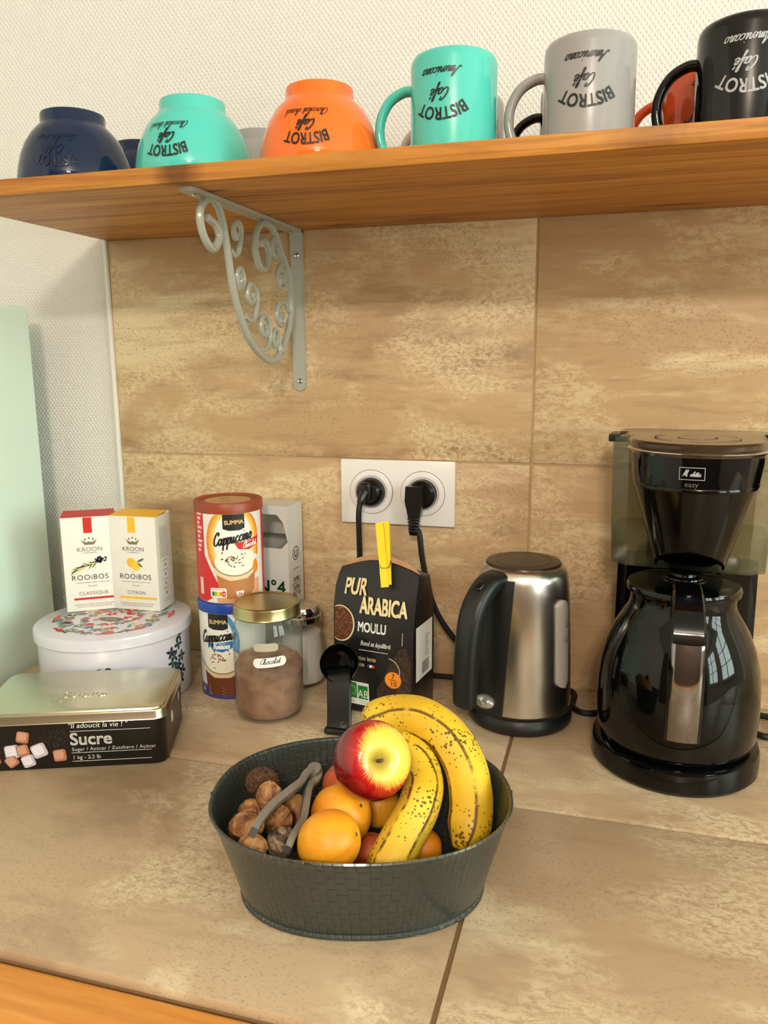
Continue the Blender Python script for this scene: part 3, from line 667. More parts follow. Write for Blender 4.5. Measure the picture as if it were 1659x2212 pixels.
# carafe (rests on the hot plate)
ca = thing('thermal_carafe', 'glossy black thermal carafe with broad handle standing in the coffee maker', 'carafe', (mx, my, 0.0292), R(-1))
MB().lathe([(0.0, 0.0), (0.074, 0.0), (0.0785, 0.003), (0.0815, 0.012), (0.0828, 0.035), (0.0822, 0.062), (0.0795, 0.084), (0.0745, 0.104), (0.0675, 0.121), (0.0595, 0.135), (0.0545, 0.144), (0.0525, 0.151), (0.0530, 0.161)], 80).build('body', M_BLACKG, ca)
ld = MB().lathe([(0.0535, 0.1600), (0.0565, 0.1615), (0.0572, 0.1660), (0.0560, 0.1695), (0.0500, 0.1710), (0.030, 0.1715), (0.0215, 0.1725), (0.0205, 0.1740), (0.0, 0.1740)], 64).build('lid', M_BLACKG, ca)
MB().lathe([(0.0180, 0.1735), (0.0190, 0.1750), (0.0185, 0.1765), (0.012, 0.1775), (0.011, 0.1805), (0.0155, 0.1815), (0.0165, 0.1830), (0.013, 0.1842), (0.0, 0.1845)], 40).build('knob', M_BLACKG, ld)
hpts = crom([(0, -0.045, 0.175), (0, -0.062, 0.1715), (0, -0.080, 0.163), (0, -0.0945, 0.147), (0, -0.1005, 0.124), (0, -0.1025, 0.095), (0, -0.1010, 0.065), (0, -0.0975, 0.040)], 7)
hn = MB().strap(hpts, lambda k: 0.027+0.006*min(1, k*1.6), 0.013, (1, 0, 0)).build('handle', M_BLACKG, ca, 25)
ip = [q for q in hpts if q.z < 0.139]; rings = []
for q in ip: rings.append([(0.0145*math.sin(R(-62+124*k/12))/math.sin(R(62)), q.y-0.0062-0.0050*(math.cos(R(-62+124*k/12))-0.47), q.z) for k in range(13)])
MB().loft(rings, closed=False, cap=(False, False)).build('handle_insert', mat('dark_chrome_insert', rgb(150, 146, 150), 0.07, 1.0), hn, 40)
MB().box((0, -0.062, 0.163), (0.028, 0.034, 0.020), 0.004, 3).build('thumb_latch', M_BLACKG, hn)
MB().box((0, -0.088, 0.048), (0.020, 0.022, 0.014), 0.003).build('handle_foot', M_BLACKG, hn)

# ================================================================== MAINS CORDS (parts of the kettle and the coffee maker)
TRX = Matrix.Rotation(R(90), 4, 'X')
def cord(owner, o0, path, plug_mb, relief_mb, label):
    inv = (Matrix.Translation(owner.location) @ Matrix.Rotation(owner.rotation_euler.z, 4, 'Z')).inverted()
    c = MB().tube(crom(path, 8), 0.0038, 10).build('power_cord', M_RUBBER, owner); c.matrix_local = inv @ Matrix.Translation(o0); c['label'] = label
    plug_mb.build('plug', M_BLACK, c)
    if relief_mb: relief_mb.build('strain_relief', M_BLACK, c)
b0 = Vector((xl, -0.01, zc))
mb = MB().lathe([(0, 0.014), (0.013, 0.014), (0.017, 0.011), (0.0198, 0.004), (0.0200, 0.0)], 40, tr=TRX)
mb.box((-0.003, -0.012, 0.002), (0.016, 0.014, 0.026), 0.004, 3)
mb.tube([(-0.003, -0.012, 0.004), (-0.006, -0.020, -0.006), (-0.0085, -0.0225, -0.012)], lambda t_: 0.0075-0.0025*t_, 14)
path = [Vector((-0.0085, -0.022, -0.011)), Vector((-0.010, -0.024, -0.03)), Vector((-0.0105, -0.020, -0.08)), Vector((-0.012, -0.016, -0.15)), Vector((0.0, -0.012, 0.022-zc)), Vector((0.05, -0.006, 0.006-zc)), Vector((0.11, -0.006, 0.006-zc))]
wp = [Vector((0.0, -0.016, 0.0062)), Vector((0.06, -0.022, 0.0062)), GZ(1238, 1528, 0.004), GZ(1285, 1540, 0.004), Vector((0.15, -0.018, 0.0062)), Vector((0.24, -0.02, 0.0062)), GZ(1640, 1545, 0.005), GZ(1672, 1553, 0.005), GZ(1690, 1580, 0.005), GZ(1660, 1592, 0.005), GZ(1632, 1585, 0.005)]
path += [p-b0 for p in wp]
cord(cm, b0, path, mb, None, 'black cord from the left socket')
mb = MB().lathe([(0, 0.012), (0.015, 0.012), (0.0185, 0.009), (0.0200, 0.002), (0.0200, 0.0)], 40, tr=TRX)
mb.loft([[(x*w_-0.006, y, z) for x, y in ((-1, -0.012), (1, -0.012), (1, -0.024), (-1, -0.024))] for z, w_ in ((0.013, 0.011), (-0.006, 0.0122), (-0.018, 0.0095), (-0.028, 0.0075))])
m2 = MB()
for i in range(5): m2.box((-0.007, -0.018, -0.030-0.0042*i), (0.0155-0.0006*i, 0.010, 0.0030), 0.001)
m2.box((-0.007, -0.018, -0.040), (0.011, 0.008, 0.024), 0.001)
b0 = Vector((xr, -0.01, zc))
path = [Vector((-0.007, -0.018, -0.048))]+[WY(px, py, yy)-b0 for px, py, yy in ((905, 1150, -0.03), (912, 1205, -0.032), (926, 1275, -0.034), (945, 1325, -0.036), (968, 1362, -0.036), (995, 1395, -0.034), (1030, 1440, -0.028))]+[Vector((-0.03, -0.03, 0.02))-b0, Vector((0.0, -0.034, 0.007))-b0]
cord(ke, b0, path, mb, m2, 'black cord from the right socket')

# ================================================================== ROUND TIN, TEA BOXES, SUGAR TIN
def ink(n, r_, g, b, rough=0.45): return mat('ink_'+n, rgb(r_, g, b), rough)
I_RED = ink('red', 206, 40, 34); I_CORAL = ink('coral', 222, 96, 78); I_BLUE = ink('dusty_blue', 92, 136, 168); I_SAGE = ink('sage', 128, 142, 118)
I_GREEN = ink('dark_green', 34, 62, 50); I_GREYL = ink('light_grey', 150, 148, 144); I_NAVY = ink('navy', 24, 30, 58); I_CREAM = ink('cream', 240, 226, 190)
I_YEL = ink('yellow', 246, 190, 36); I_ORG = ink('orange', 240, 142, 38); I_TEXT = ink('warm_grey_text', 128, 120, 112); I_DKGREY = ink('dark_grey', 60, 58, 58)
tx, ty, TH = -0.5232, -0.1545, 0.100
tn = thing('cookie_tin', 'round lilac-white cookie tin with a floral lid under the two tea boxes', 'tin', (tx, ty, 0.0005), R(45))
M_TIN = mat('lilac_white_tinplate', rgb(214, 210, 220), 0.22, coat=0.3)
MB().lathe([(0.0, 0.0), (0.0895, 0.0), (0.0908, 0.002), (0.0908, 0.0860), (0.0, 0.0860)], 80).build('body', M_TIN, tn).scale = (1.052, 0.945, 1)
tl = MB().lathe([(0.0908, 0.0845), (0.0938, 0.0840), (0.0946, 0.0850), (0.0946, 0.0955), (0.0938, 0.0982), (0.0915, 0.0996), (0.0, 0.1000)], 80).build('lid', M_TIN, tn)
tl.scale = (1.052, 0.945, 1)
p = Print(on_plane((0, 0, 0.0999), (0.7071, -0.7071, 0), (0.7071, 0.7071, 0)))
rnd = random.Random(3)
def petal(cx, cy, l, w_, a): return [(cx+l*math.cos(a)*k+w_*math.sin(math.pi*k)*math.sin(a)*s_, cy+l*math.sin(a)*k-w_*math.sin(math.pi*k)*math.cos(a)*s_) for s_, ks in ((1, [i/6 for i in range(7)]), (-1, [1-i/6 for i in range(1, 6)])) for k in ks]
for ring, nn, cols in ((0.060, 26, (I_SAGE, I_BLUE, I_GREYL, I_SAGE)), (0.046, 20, (I_BLUE, I_CORAL, I_SAGE, I_CREAM)), (0.030, 14, (I_CORAL, I_BLUE, I_RED, I_SAGE)), (0.014, 8, (I_RED, I_CREAM))):
    for k in range(nn):
        a = 2*math.pi*k/nn+rnd.uniform(-.1, .1); rr_ = ring*rnd.uniform(0.9, 1.08); cx, cy = rr_*math.cos(a), rr_*math.sin(a)
        if rnd.random() < 0.45:
            c_ = rnd.choice(cols)
            for j in range(5): p.polys([petal(cx, cy, 0.0085, 0.0024, a+2*math.pi*j/5)], c_, 3)
            p.polys([oval(cx, cy, 0.0018, 0.0018, 8)], I_CREAM, 4)
        else:
            for j in (-0.7, 0, 0.7): p.polys([petal(cx, cy, 0.013, 0.0022, a+j)], rnd.choice(cols), 2)
for a in (200, 245, 300, 20, 110, 330, 155):
    q = R(a); cx, cy = 0.071*math.cos(q), 0.071*math.sin(q); b_ = q+R(90)
    p.polys([oval(cx, cy, 0.008, 0.0038, 14, b_), petal(cx-0.006*math.cos(b_), cy-0.006*math.sin(b_), -0.010, 0.002, b_)], I_RED if a % 2 else I_CORAL, 5)
    p.polys([petal(cx+0.008*math.cos(b_), cy+0.008*math.sin(b_), 0.008, 0.0015, b_)], I_NAVY, 5)
p.polys([oval(0.004, -0.012, 0.019, 0.0085, 24)], I_GREYL, 6); p.polys([oval(0.004, -0.012, 0.016, 0.0065, 24)], ink('taupe', 104, 92, 86), 7)
p.text('Love', 0.004, -0.0145, 0.008, I_CREAM, 8, shear=0.3)
p.build('lid_artwork', tl)
az = cam_az(tx, ty)-R(45)
p = Print(on_cyl(0.0908, az, 0.058))
p.polys([oval(-0.010, 0.000, 0.0042, 0.0042, 16)], I_NAVY, 3); p.polys([oval(-0.0285, -0.001, 0.0012, 0.003, 10, 0.3)], I_NAVY, 3)
p.polys([petal(-0.027, 0.001, 0.012, 0.0006, 0.25), petal(-0.027, 0.001, 0.009, 0.0005, -0.5)], I_NAVY, 3)
for k, (a, b) in enumerate(((0.070, 0.004), (0.076, -0.002), (0.084, 0.012), (0.082, -0.014), (0.078, -0.022), (0.090, -0.006), (0.090, -0.026), (0.088, 0.022), (0.072, -0.010), (0.086, -0.036))):
    for j in range(4): p.shape(petal(a, b, 0.009, 0.0022, j*1.4+k), I_GREEN if k % 3 else I_NAVY, 3)
so_ = tag(p.build('side_artwork', tn), kind='stuff'); so_.scale = (1.052, 0.945, 1)

M_CARD = mat('white_card', rgb(238, 234, 226), 0.55)
BW, BD, BH = 0.068, 0.041, 0.131
def tea_box(label, loc, rz, accent, kind, stripe, tsh=0.001):
    t_ = thing('tea_box', label, 'tea box', loc, rz, 'rooibos tea boxes')
    MB().box((BW/2, BD/2, BH/2-0.0015), (BW, BD, BH-0.003), 0.0006).build('carton', M_CARD, t_)
    rr_ = [(0.0006, 0.0008, BH-0.0031), (BW-0.0006, 0.0008, BH-0.0031), (BW-0.0015, BD-0.006, BH-0.0002), (0.0015, BD-0.006, BH-0.0002)]
    MB().loft([rr_, [(a, b, c+0.0006) for a, b, c in rr_]]).build('top_flap', accent, t_)
    MB().loft([[(0.0, BD-0.006, BH-0.003), (BW, BD-0.006, BH-0.003), (BW, BD, BH-0.003), (0, BD, BH-0.003)], [(0.0, BD-0.0056, BH-0.0012), (BW, BD-0.0056, BH-0.0012), (BW, BD-0.001, BH-0.0006), (0, BD-0.001, BH-0.0006)]]).build('back_flap', M_CARD, t_)
    p = Print(on_plane((BW/2, 0, 0), (1, 0, 0), (0, 0, 1)))
    p.polys([rect(-0.0062, BH-0.0245, 0.0048, BH-0.0035)], accent, 2)
    gold = ink('dull_gold', 132, 118, 84)
    cz = 0.0935                                    # crown
    p.polys([[(-0.010, cz+0.004), (-0.006, cz-0.003), (0.006, cz-0.003), (0.010, cz+0.004), (0.004, cz+0.0005), (0, cz+0.0015), (-0.004, cz+0.0005)]], gold, 3)
    p.polys([oval(a, cz+b, 0.0011, 0.0017, 8) for a, b in ((0, 0.006), (-0.005, 0.0045), (0.005, 0.0045))], gold, 3)
    p.text('KROON', 0, 0.0815, 0.0085, I_TEXT, space=1.05); p.polys([petal(-0.012, 0.0795, 0.024, 0.0005, 0.0)], I_GREYL, 3)
    if kind == 'leaf':
        for k in range(26):
            a = -0.020+0.030*k/25; b = 0.0570+0.010*k/25
            p.polys([petal(a, b, 0.007+0.003*rnd.random(), 0.0007, R(200)+rnd.uniform(-.7, .7))], (ink('olive', 96, 112, 48), ink('leaf_green', 62, 84, 40), ink('pale_yellow', 226, 206, 96))[k % 3], 3)
        for k in range(22): p.polys([oval(rnd.gauss(0.012, 0.0055), rnd.gauss(0.0695, 0.0018), 0.0024, 0.0012, 8, rnd.uniform(0, 3))], ink('dark_plum', 44, 28, 34), 4)
    else:
        p.polys([oval(-0.004, 0.0655, 0.0066, 0.0066, 20)], I_YEL, 3); p.polys([oval(0.0025, 0.0605, 0.0062, 0.0054, 20, -0.6), petal(-0.001, 0.0545, -0.004, 0.001, 1.2)], ink('lemon', 250, 204, 62), 4)
        p.polys([petal(0.004, 0.0665, 0.013, 0.0014, 0.45), petal(0.005, 0.066, 0.010, 0.0013, -0.7)], ink('leaf_dark', 84, 96, 62), 5)
    p.text('ROOiBOS', tsh, 0.0430, 0.0100, I_DKGREY, space=1.12)
    p.text('rooibos naturel sans theine et riche en gout', 0.001, 0.0385, 0.0024, I_TEXT); p.text('20 sachets', 0.001, 0.0335, 0.0028, I_TEXT)
    p.text(stripe, 0.001, 0.0220, 0.0068, I_TEXT, space=1.1)
    p.polys([rect(-0.024, 0.0155, 0.030, 0.0185)], accent, 3)
    p.text('INGREDIENTS SELECTIONNES AVEC SOIN', 0.001, 0.0082, 0.0027, I_GREYL); p.text('POUR UNE TASSE PLEINE DE SAVEUR', 0.001, 0.0052, 0.0027, I_GREYL)
    p.build('front_print', t_)
    p = Print(on_plane((BW, BD/2, 0), (0, 1, 0), (0, 0, 1)))
    for k in range(18): p.polys([rect(-0.013+0.002*rnd.random(), 0.112-0.0024*k, 0.013-0.006*rnd.random(), 0.1126-0.0024*k)], I_GREYL, 3)
    for k in range(4): p.polys([rect(-0.006, 0.066-0.013*k, 0.006, 0.0668-0.013*k), oval(0, 0.060-0.013*k, 0.0016, 0.0022, 8)], I_TEXT, 3)
    p.polys([rect(-0.010, 0.010+0.003*k, 0.010, 0.0106+0.003*k) for k in range(2)], I_GREYL, 3)
    p.build('side_print', t_)
    return t_
tea_box('white rooibos tea box with yellow top, lemon picture, front one on the round tin', (-0.5423, -0.1262, TH+0.0012), R(3.0), I_YEL, 'lemon', 'CITRON')
tea_box('white rooibos tea box with red top, leaf picture, left one on the round tin', (-0.5925, -0.1585, TH+0.0012), R(33), I_RED, 'leaf', 'CLASSIQUE', -0.002)

sg = thing('sugar_tin', 'black rectangular sugar tin with plain metal lid in the front left of the worktop', 'tin', (-0.4675, -0.2975, 0.0006), R(21.3))
SW, SD_, SHT = 0.2, 0.120, 0.0640
M_SBLK = mat('black_tinplate', rgb(16, 13, 13), 0.30); M_SLID = mat('champagne_tinplate', rgb(206, 200, 176), 0.26, 1.0)
mb = MB(); mb.loft([[(x*k, y*k, z) for x, y in rrect(SW-0.002, SD_-0.002, 0.012)] for k, z in ((0.99, 0.0), (1, 0.002), (1, 0.0535))]); mb.build('body', M_SBLK, sg)
sl = MB().loft([[(x*kx_, y*ky_, z) for x, y in rrect(SW, SD_, 0.013)] for kx_, ky_, z in ((1, 1, 0.0512), (1.006, 1.01, 0.0518), (1, 1, 0.0528), (1, 1, 0.0602), (0.993, 0.988, 0.0618), (0.975, 0.958, 0.0622), (0.968, 0.946, 0.0638), (0.955, 0.925, 0.0642))]).build('lid', M_SLID, sg, 40)
mb = MB(); V = []; F = []
for q in glyphs('Sucre', 0.022, 0.03): mb.add([(a+0.004, b-0.020, 0.0641) for a, b in q]+[(a+0.004, b-0.020, 0.0649) for a, b in q], [tuple(range(len(q), 2*len(q)))]+[(i, (i+1) % len(q), len(q)+(i+1) % len(q), len(q)+i) for i in range(len(q))])
for q in glyphs('1 kg - 2.2 lb', 0.0075, 0.02): mb.add([(a-0.010, b-0.032, 0.0641) for a, b in q]+[(a-0.010, b-0.032, 0.0645) for a, b in q], [tuple(range(len(q), 2*len(q)))]+[(i, (i+1) % len(q), len(q)+(i+1) % len(q), len(q)+i) for i in range(len(q))])
mb.build('embossed_lettering', M_SLID, sl, 0)
p = Print(on_plane((0, -SD_/2+0.001, 0), (1, 0, 0), (0, 0, 1)))
p.text('"Il adoucit la vie ! "', -0.0025, 0.0455, 0.0082, M_WHITE, shear=0.15, align='LEFT')
for z in (0.0415, 0.0168, 0.0070): p.polys([rect(-0.0005, z, 0.0835, z+0.0005)], M_WHITE, 4)
p.text('Sucre', -0.0015, 0.0262, 0.0195, M_WHITE, bold=0.022, align='LEFT')
p.text('Sugar / Azúcar / Zucchero / Açúcar', 0.0, 0.0192, 0.0055, M_WHITE, bold=0.012, align='LEFT', space=1.1)
p.text('1 kg - 2.2 lb', 0.0, 0.0097, 0.0062, M_WHITE, bold=0.012, align='LEFT')
I_BRN = ink('brown_sugar', 172, 112, 84); I_BRN2 = ink('brown_sugar_light', 204, 150, 122); I_WSUG = ink('white_sugar', 226, 218, 226); I_WSUG2 = ink('white_sugar_shade', 190, 180, 190)
def cube_pic(cx, cy, s_, a, cols):
    c, sn = math.cos(a), math.sin(a)
    p.polys([[(cx+x*c-y*sn, cy+x*sn+y*c) for x, y in rrect(s_, s_, s_*0.2, 3)]], cols[0], 3)
    p.polys([[(cx+x*c-y*sn, cy+x*sn+y*c) for x, y in [(a_*0.72-s_*0.06, b_*0.72+s_*0.05) for a_, b_ in rrect(s_, s_, s_*0.25, 3)]]], cols[1], 4)
    for k in range(26):
        x, y = rnd.uniform(-.42, .42)*s_, rnd.uniform(-.42, .42)*s_
        p.polys([oval(cx+x*c-y*sn, cy+x*sn+y*c, 0.0004, 0.0003, 5)], cols[rnd.randrange(2)], 5)
for cx, cy, s_, a, kind in ((-0.048, 0.0215, 0.014, 0.1, 'w'), (-0.020, 0.0215, 0.0145, 0.35, 'w'), (-0.032, 0.0100, 0.0125, 0.3, 'w'), (-0.037, 0.0225, 0.0120, 0.2, 'b'), (-0.036, 0.0375, 0.0120, -0.2, 'b'), (0.001, 0.0150, 0.0125, 0.1, 'b'), (-0.049, 0.0105, 0.0115, 0.6, 'b'), (-0.068, 0.014, 0.013, 0.2, 'b'), (-0.08, 0.028, 0.013, 0.2, 'w')):
    cube_pic(cx-0.014, cy, s_*1.08, a, (I_WSUG2, I_WSUG) if kind == 'w' else (I_BRN, I_BRN2))
for k in range(110):
    a, b = rnd.gauss(-0.018, 0.012), rnd.gauss(0.034, 0.007)
    if a < -0.004 and b < 0.049: p.polys([rect(a, b, a+0.0004, b+0.0004)], I_GREYL, 3)
p.build('front_print', sg)
p = Print(on_plane((SW/2-0.001, 0, 0), (0, 1, 0), (0, 0, 1)))
p.polys([oval(-0.020, 0.036, 0.0035, 0.008, 16), oval(-0.014, 0.034, 0.003, 0.007, 16), oval(0.028, 0.040, 0.003, 0.006, 14)], I_WSUG, 3); tag(p.build('side_print', sg), kind='stuff')

# ================================================================== CANS
def can(label, x, y, z, r_, h, lidm, art, rz):
    t_ = thing('cappuccino_can', label, 'can', (x, y, z), rz, 'stacked cappuccino cans')
    MB().lathe([(0, 0.0), (r_-0.0015, 0.0), (r_-0.0005, 0.0012), (r_-0.0005, h-0.012), (0, h-0.012)], 64).build('body', mat('white_tinplate', rgb(236, 232, 228), 0.3), t_)
    l_ = MB().lathe([(r_-0.001, h-0.0135), (r_+0.0006, h-0.013), (r_+0.0006, h-0.002), (r_-0.0005, h-0.0002), (r_-0.004, h-0.0002), (r_-0.0055, h-0.0025), (0, h-0.0025)], 64).build('lid', lidm, t_)
    if art == 'choc':
        p = Print(on_plane((0, 0, h-0.0025), (1, 0, 0), (0, 1, 0))); p.polys([oval(0, 0, 0.029, 0.029, 32)], ink('tan', 200, 152, 104), 1)
        for a, b in ((-0.012, -0.004), (0.010, -0.004)): p.polys([oval(a, b, 0.0045, 0.0065, 16)], ink('brown', 84, 50, 28), 2); p.polys([oval(a, b, 0.003, 0.005, 16)], ink('tan', 200, 152, 104), 3)
        p.build('lid_print', l_)
    p = Print(on_cyl(r_-0.0005, 0.0, 0.0)); B = p
    top = h-0.0135
    red = ink('can_red', 214, 36, 44) if art == 'choc' else ink('can_violet', 74, 64, 128)
    if art == 'choc':
        B.shape(rect(-0.068, 0.0015, -0.0385, top), red, 1); B.shape([(-0.0385, 0.0015), (-0.012, 0.016), (-0.022, 0.030), (-0.0385, 0.062)], red, 2)
        B.shape(rect(0.047, 0.0015, 0.068, top), red, 1)
        B.shape([(-0.022, 0.0015), (0.036, 0.0015), (0.036, 0.030), (-0.022, 0.020)], ink('can_peach', 232, 168, 128), 2)
        for k, c_ in enumerate((ink('halo1', 238, 138, 42), ink('halo2', 246, 176, 60), ink('halo3', 250, 206, 108), M_WHITE)):
            B.shape([(max(-0.038, min(0.0365, a)), min(b, top)) for a, b in oval(0.002, 0.078, 0.036-0.0035*k, 0.048-0.003*k, 40)], c_, 3+k)
    else:
        B.shape([(max(-0.06, min(0.06, a)), min(b, top)) for a, b in oval(-0.004, 0.078, 0.034, 0.045, 40)], ink('sky', 70, 150, 214), 2); B.shape([(a, min(b, top)) for a, b in oval(-0.007, 0.080, 0.029, 0.042, 40)], M_WHITE, 3)
        B.shape(rect(-0.066, 0.0015, 0.066, 0.018), red, 2); B.shape([(-0.066, 0.018), (-0.03, 0.014), (0.012, 0.018), (0.04, 0.034), (0.066, 0.036), (0.066, 0.018)], ink('can_lilac', 126, 116, 176), 3)
    # glass of cappuccino
    gx, gw = (0.0035, 0.0275)
    coffee, milk, foam = ink('coffee', 186, 122, 72) if art == 'choc' else ink('coffee_dark', 112, 58, 28), ink('milk', 232, 206, 168), ink('foam', 246, 240, 224)
    B.shape([(gx-gw, 0.056), (gx+gw, 0.056), (gx+gw*0.84, 0.016), (gx+gw*0.5, 0.0065), (gx-gw*0.4, 0.0065), (gx-gw*0.80, 0.016)], coffee, 8)
    B.shape([(gx-gw, 0.056), (gx+gw, 0.056), (gx+gw*0.95, 0.040), (gx+gw*0.5, 0.0315), (gx-gw*0.3, 0.0300), (gx-gw*0.94, 0.038)], milk, 9)
    B.shape(oval(gx, 0.0535, gw+0.0006, 0.0182, 36), ink('glass_rim', 150, 128, 92), 10); B.shape(oval(gx, 0.0545, gw-0.0003, 0.0176, 36), foam, 11)
    for k in range(34):
        B.polys([oval(gx+rnd.gauss(-0.002, 0.009), 0.057+rnd.gauss(0, 0.005), 0.0012+0.001*rnd.random(), 0.0008, 6, rnd.uniform(0, 3))], ink('cocoa', 132, 84, 52), 12)
    # brand patch and words
    B.shape([(-0.011, top), (0.016, top), (0.016, top-0.018), (0.010, top-0.0205), (-0.004, top-0.0205), (-0.011, top-0.018)], ink('dark_patch', 26, 28, 24), 12)
    B.text('SUMMA', 0.0028, top-0.0125, 0.0072, ink('gold_text', 238, 196, 128), 14, bold=0.03, rot=0.03, space=0.95)
    B.script('Cappuccino', 0.0010, top-0.036, 0.0078, M_INK, 14, pen=0.0021, rot=0.17, sx=0.74)
    ban = I_RED if art == 'choc' else ink('banner_blue', 26, 110, 178)
    bx, by = (0.019, 0.0745) if art == 'choc' else (0.006, 0.0720)
    B.shape([(bx-0.017, by+0.004), (bx-0.006, by+0.0045), (bx+0.017, by+0.0095), (bx+0.0155, by+0.000), (bx+0.002, by-0.0065), (bx-0.012, by-0.0045)], ban, 14)
    if art == 'choc': B.script('Chocolat', bx+0.0035, by-0.0025, 0.0037, M_WHITE, 16, pen=0.0010, rot=0.16, sx=0.8)
    else: B.script('Viennois', bx, by-0.0022, 0.0044, M_WHITE, 16, pen=0.0012, rot=0.10, sx=0.8)
    B.text('façon', bx+0.002, by+0.0035, 0.004, M_WHITE, 16, shear=0.3, rot=0.16)
    # side stub: pot picture and score panel
    B.shape(oval(0.0300, 0.045, 0.0042, 0.009, 16), I_ORG if art == 'choc' else ink('banner_blue', 26, 110, 178), 12); B.shape(oval(0.0300, 0.0575, 0.0036, 0.0035, 12), M_WHITE, 12)
    if art == 'choc':
        B.shape([(a-0.020, b+0.0145) for a, b in rrect(0.021, 0.0125, 0.002, 3)], M_WHITE, 14); B.text('NUTRI-SCORE', -0.020, 0.0178, 0.0026, I_TEXT, 16)
        for k, c_ in enumerate((ink('ns_green', 28, 128, 62), ink('ns_lime', 136, 188, 64), ink('ns_yellow', 246, 206, 42), ink('ns_orange', 236, 140, 40))): B.shape(rect(-0.0285+0.0034*k, 0.0105, -0.0252+0.0034*k, 0.0160), c_, 16)
        B.shape([(a-0.0128, b+0.0132) for a, b in rrect(0.0040, 0.0075, 0.0018, 3)], I_RED, 17); B.text('E', -0.0128, 0.0115, 0.0042, M_WHITE, 18, bold=0.03)
        B.shape([(0.002, 0.016), (0.012, 0.0165), (0.0105, 0.009), (0.0035, 0.009)], M_WHITE, 14); B.text('20', 0.007, 0.0105, 0.0055, I_RED, 16, bold=0.02)
        for k in range(9): B.shape(rect(-0.051, 0.112-0.0058*k, -0.0412-0.002*(k % 3), 0.1155-0.0058*k), ink('pale_pink', 242, 206, 204), 5)
        B.shape(rect(-0.050, 0.010, -0.043, 0.032), ink('pale_pink', 242, 206, 204), 5)
        B.text('LAIT', 0.033, 0.0, 0.004, M_WHITE, 16)
    else:
        B.text('10', -0.026, 0.0085, 0.007, M_WHITE, 16, bold=0.02)
        for k in range(6): B.polys([[(a, b) for a, b in rect(-0.014, 0.006+0.0022*k, 0.010-0.003*(k % 2), 0.0070+0.0022*k)]], I_GREYL, 15)
    p.build('printed_label', t_)
    return t_
cx_, cy_ = -0.3734, -0.1122
can('blue-lidded cappuccino can at the bottom of the stack beside the round tin', cx_, cy_, 0.0005, 0.0430, 0.1290, mat('blue_lid_plastic', rgb(20, 66, 168), 0.35), 'vien', cam_az(cx_, cy_)-R(30))
can('brown-lidded chocolate cappuccino can on top of the blue-lidded can', cx_+0.001, cy_, 0.1300, 0.0430, 0.1280, mat('brown_lid_plastic', rgb(150, 62, 30), 0.4), 'choc', cam_az(cx_, cy_)+R(4))

# ================================================================== FILTER PAPER BOX
fb = thing('filter_paper_box', 'white coffee filter box with torn open front, behind the cappuccino cans', 'box', (-0.3560, -0.0075, 0), R(-4))
bw, bd, bh = 0.086, 0.044, 0.2385
grey_in = mat('grey_card_inside', rgb(132, 130, 122), 0.7)
mb = MB()
mb.box((0, -0.0006, bh/2), (bw, 0.0012, bh)); mb.box((-bw/2+0.0006, -bd/2, bh/2), (0.0012, bd-0.0024, bh)); mb.box((bw/2-0.0006, -bd/2, bh/2), (0.0012, bd-0.0024, bh))
mb.box((0, -bd/2, 0.0006), (bw-0.003, bd-0.003, 0.0012)); mb.box((0, -bd/2, bh-0.0006), (bw-0.003, bd-0.003, 0.0012))
zcut = 0.180
mb.loft([[(a, -bd+e, b) for a, b in ((-bw/2, 0.0), (bw/2, 0.0), (bw/2, zcut+0.010), (bw/2-0.010, zcut), (-bw/2+0.012, zcut), (-bw/2, zcut+0.010))] for e in (0.0, 0.0012)])
mb.loft([[(a, -bd+e, b) for a, b in ((-bw/2, bh-0.012), (bw/2-0.016, bh-0.012), (bw/2-0.007, bh-0.022), (bw/2-0.001, zcut+0.012), (bw/2, zcut+0.008), (bw/2, bh), (-bw/2, bh))] for e in (0.0, 0.0012)])
mb.build('carton', mat('pale_grey_card', rgb(214, 210, 204), 0.55), fb, 0)
MB().box((0, -0.020, 0.100), (bw-0.010, 0.030, 0.185), 0.004).build('filter_stack', grey_in, fb)
p = Print(on_plane((0, -bd, 0), (1, 0, 0), (0, 0, 1))); gr = ink('forest_green', 26, 84, 44)
p.text('N°4', 0.016, 0.1165, 0.026, gr, bold=0.02); p.build('front_print', fb)
p = Print(on_plane((bw/2, -bd/2, 0), (0, 1, 0), (0, 0, 1)))
p.polys(arcband(0.0085, 0.0098, 0, 2*math.pi, 28), I_DKGREY, 3, lambda a, b: (a, b+0.170)); p.text('U', 0, 0.1645, 0.015, I_DKGREY, bold=0.02)
p.polys([rect(-0.011, 0.148, 0.011, 0.1495)], I_GREYL, 3)
for k in range(2): p.text('FILTRES', 0, 0.131-0.012*k, 0.0085, gr, bold=0.015, sx=0.62); 
p.polys([rect(-0.013, 0.1275, 0.013, 0.1285)], gr, 3); p.text('N°4', 0, 0.1085, 0.013, I_DKGREY); tag(p.build('side_print', fb), kind='stuff')

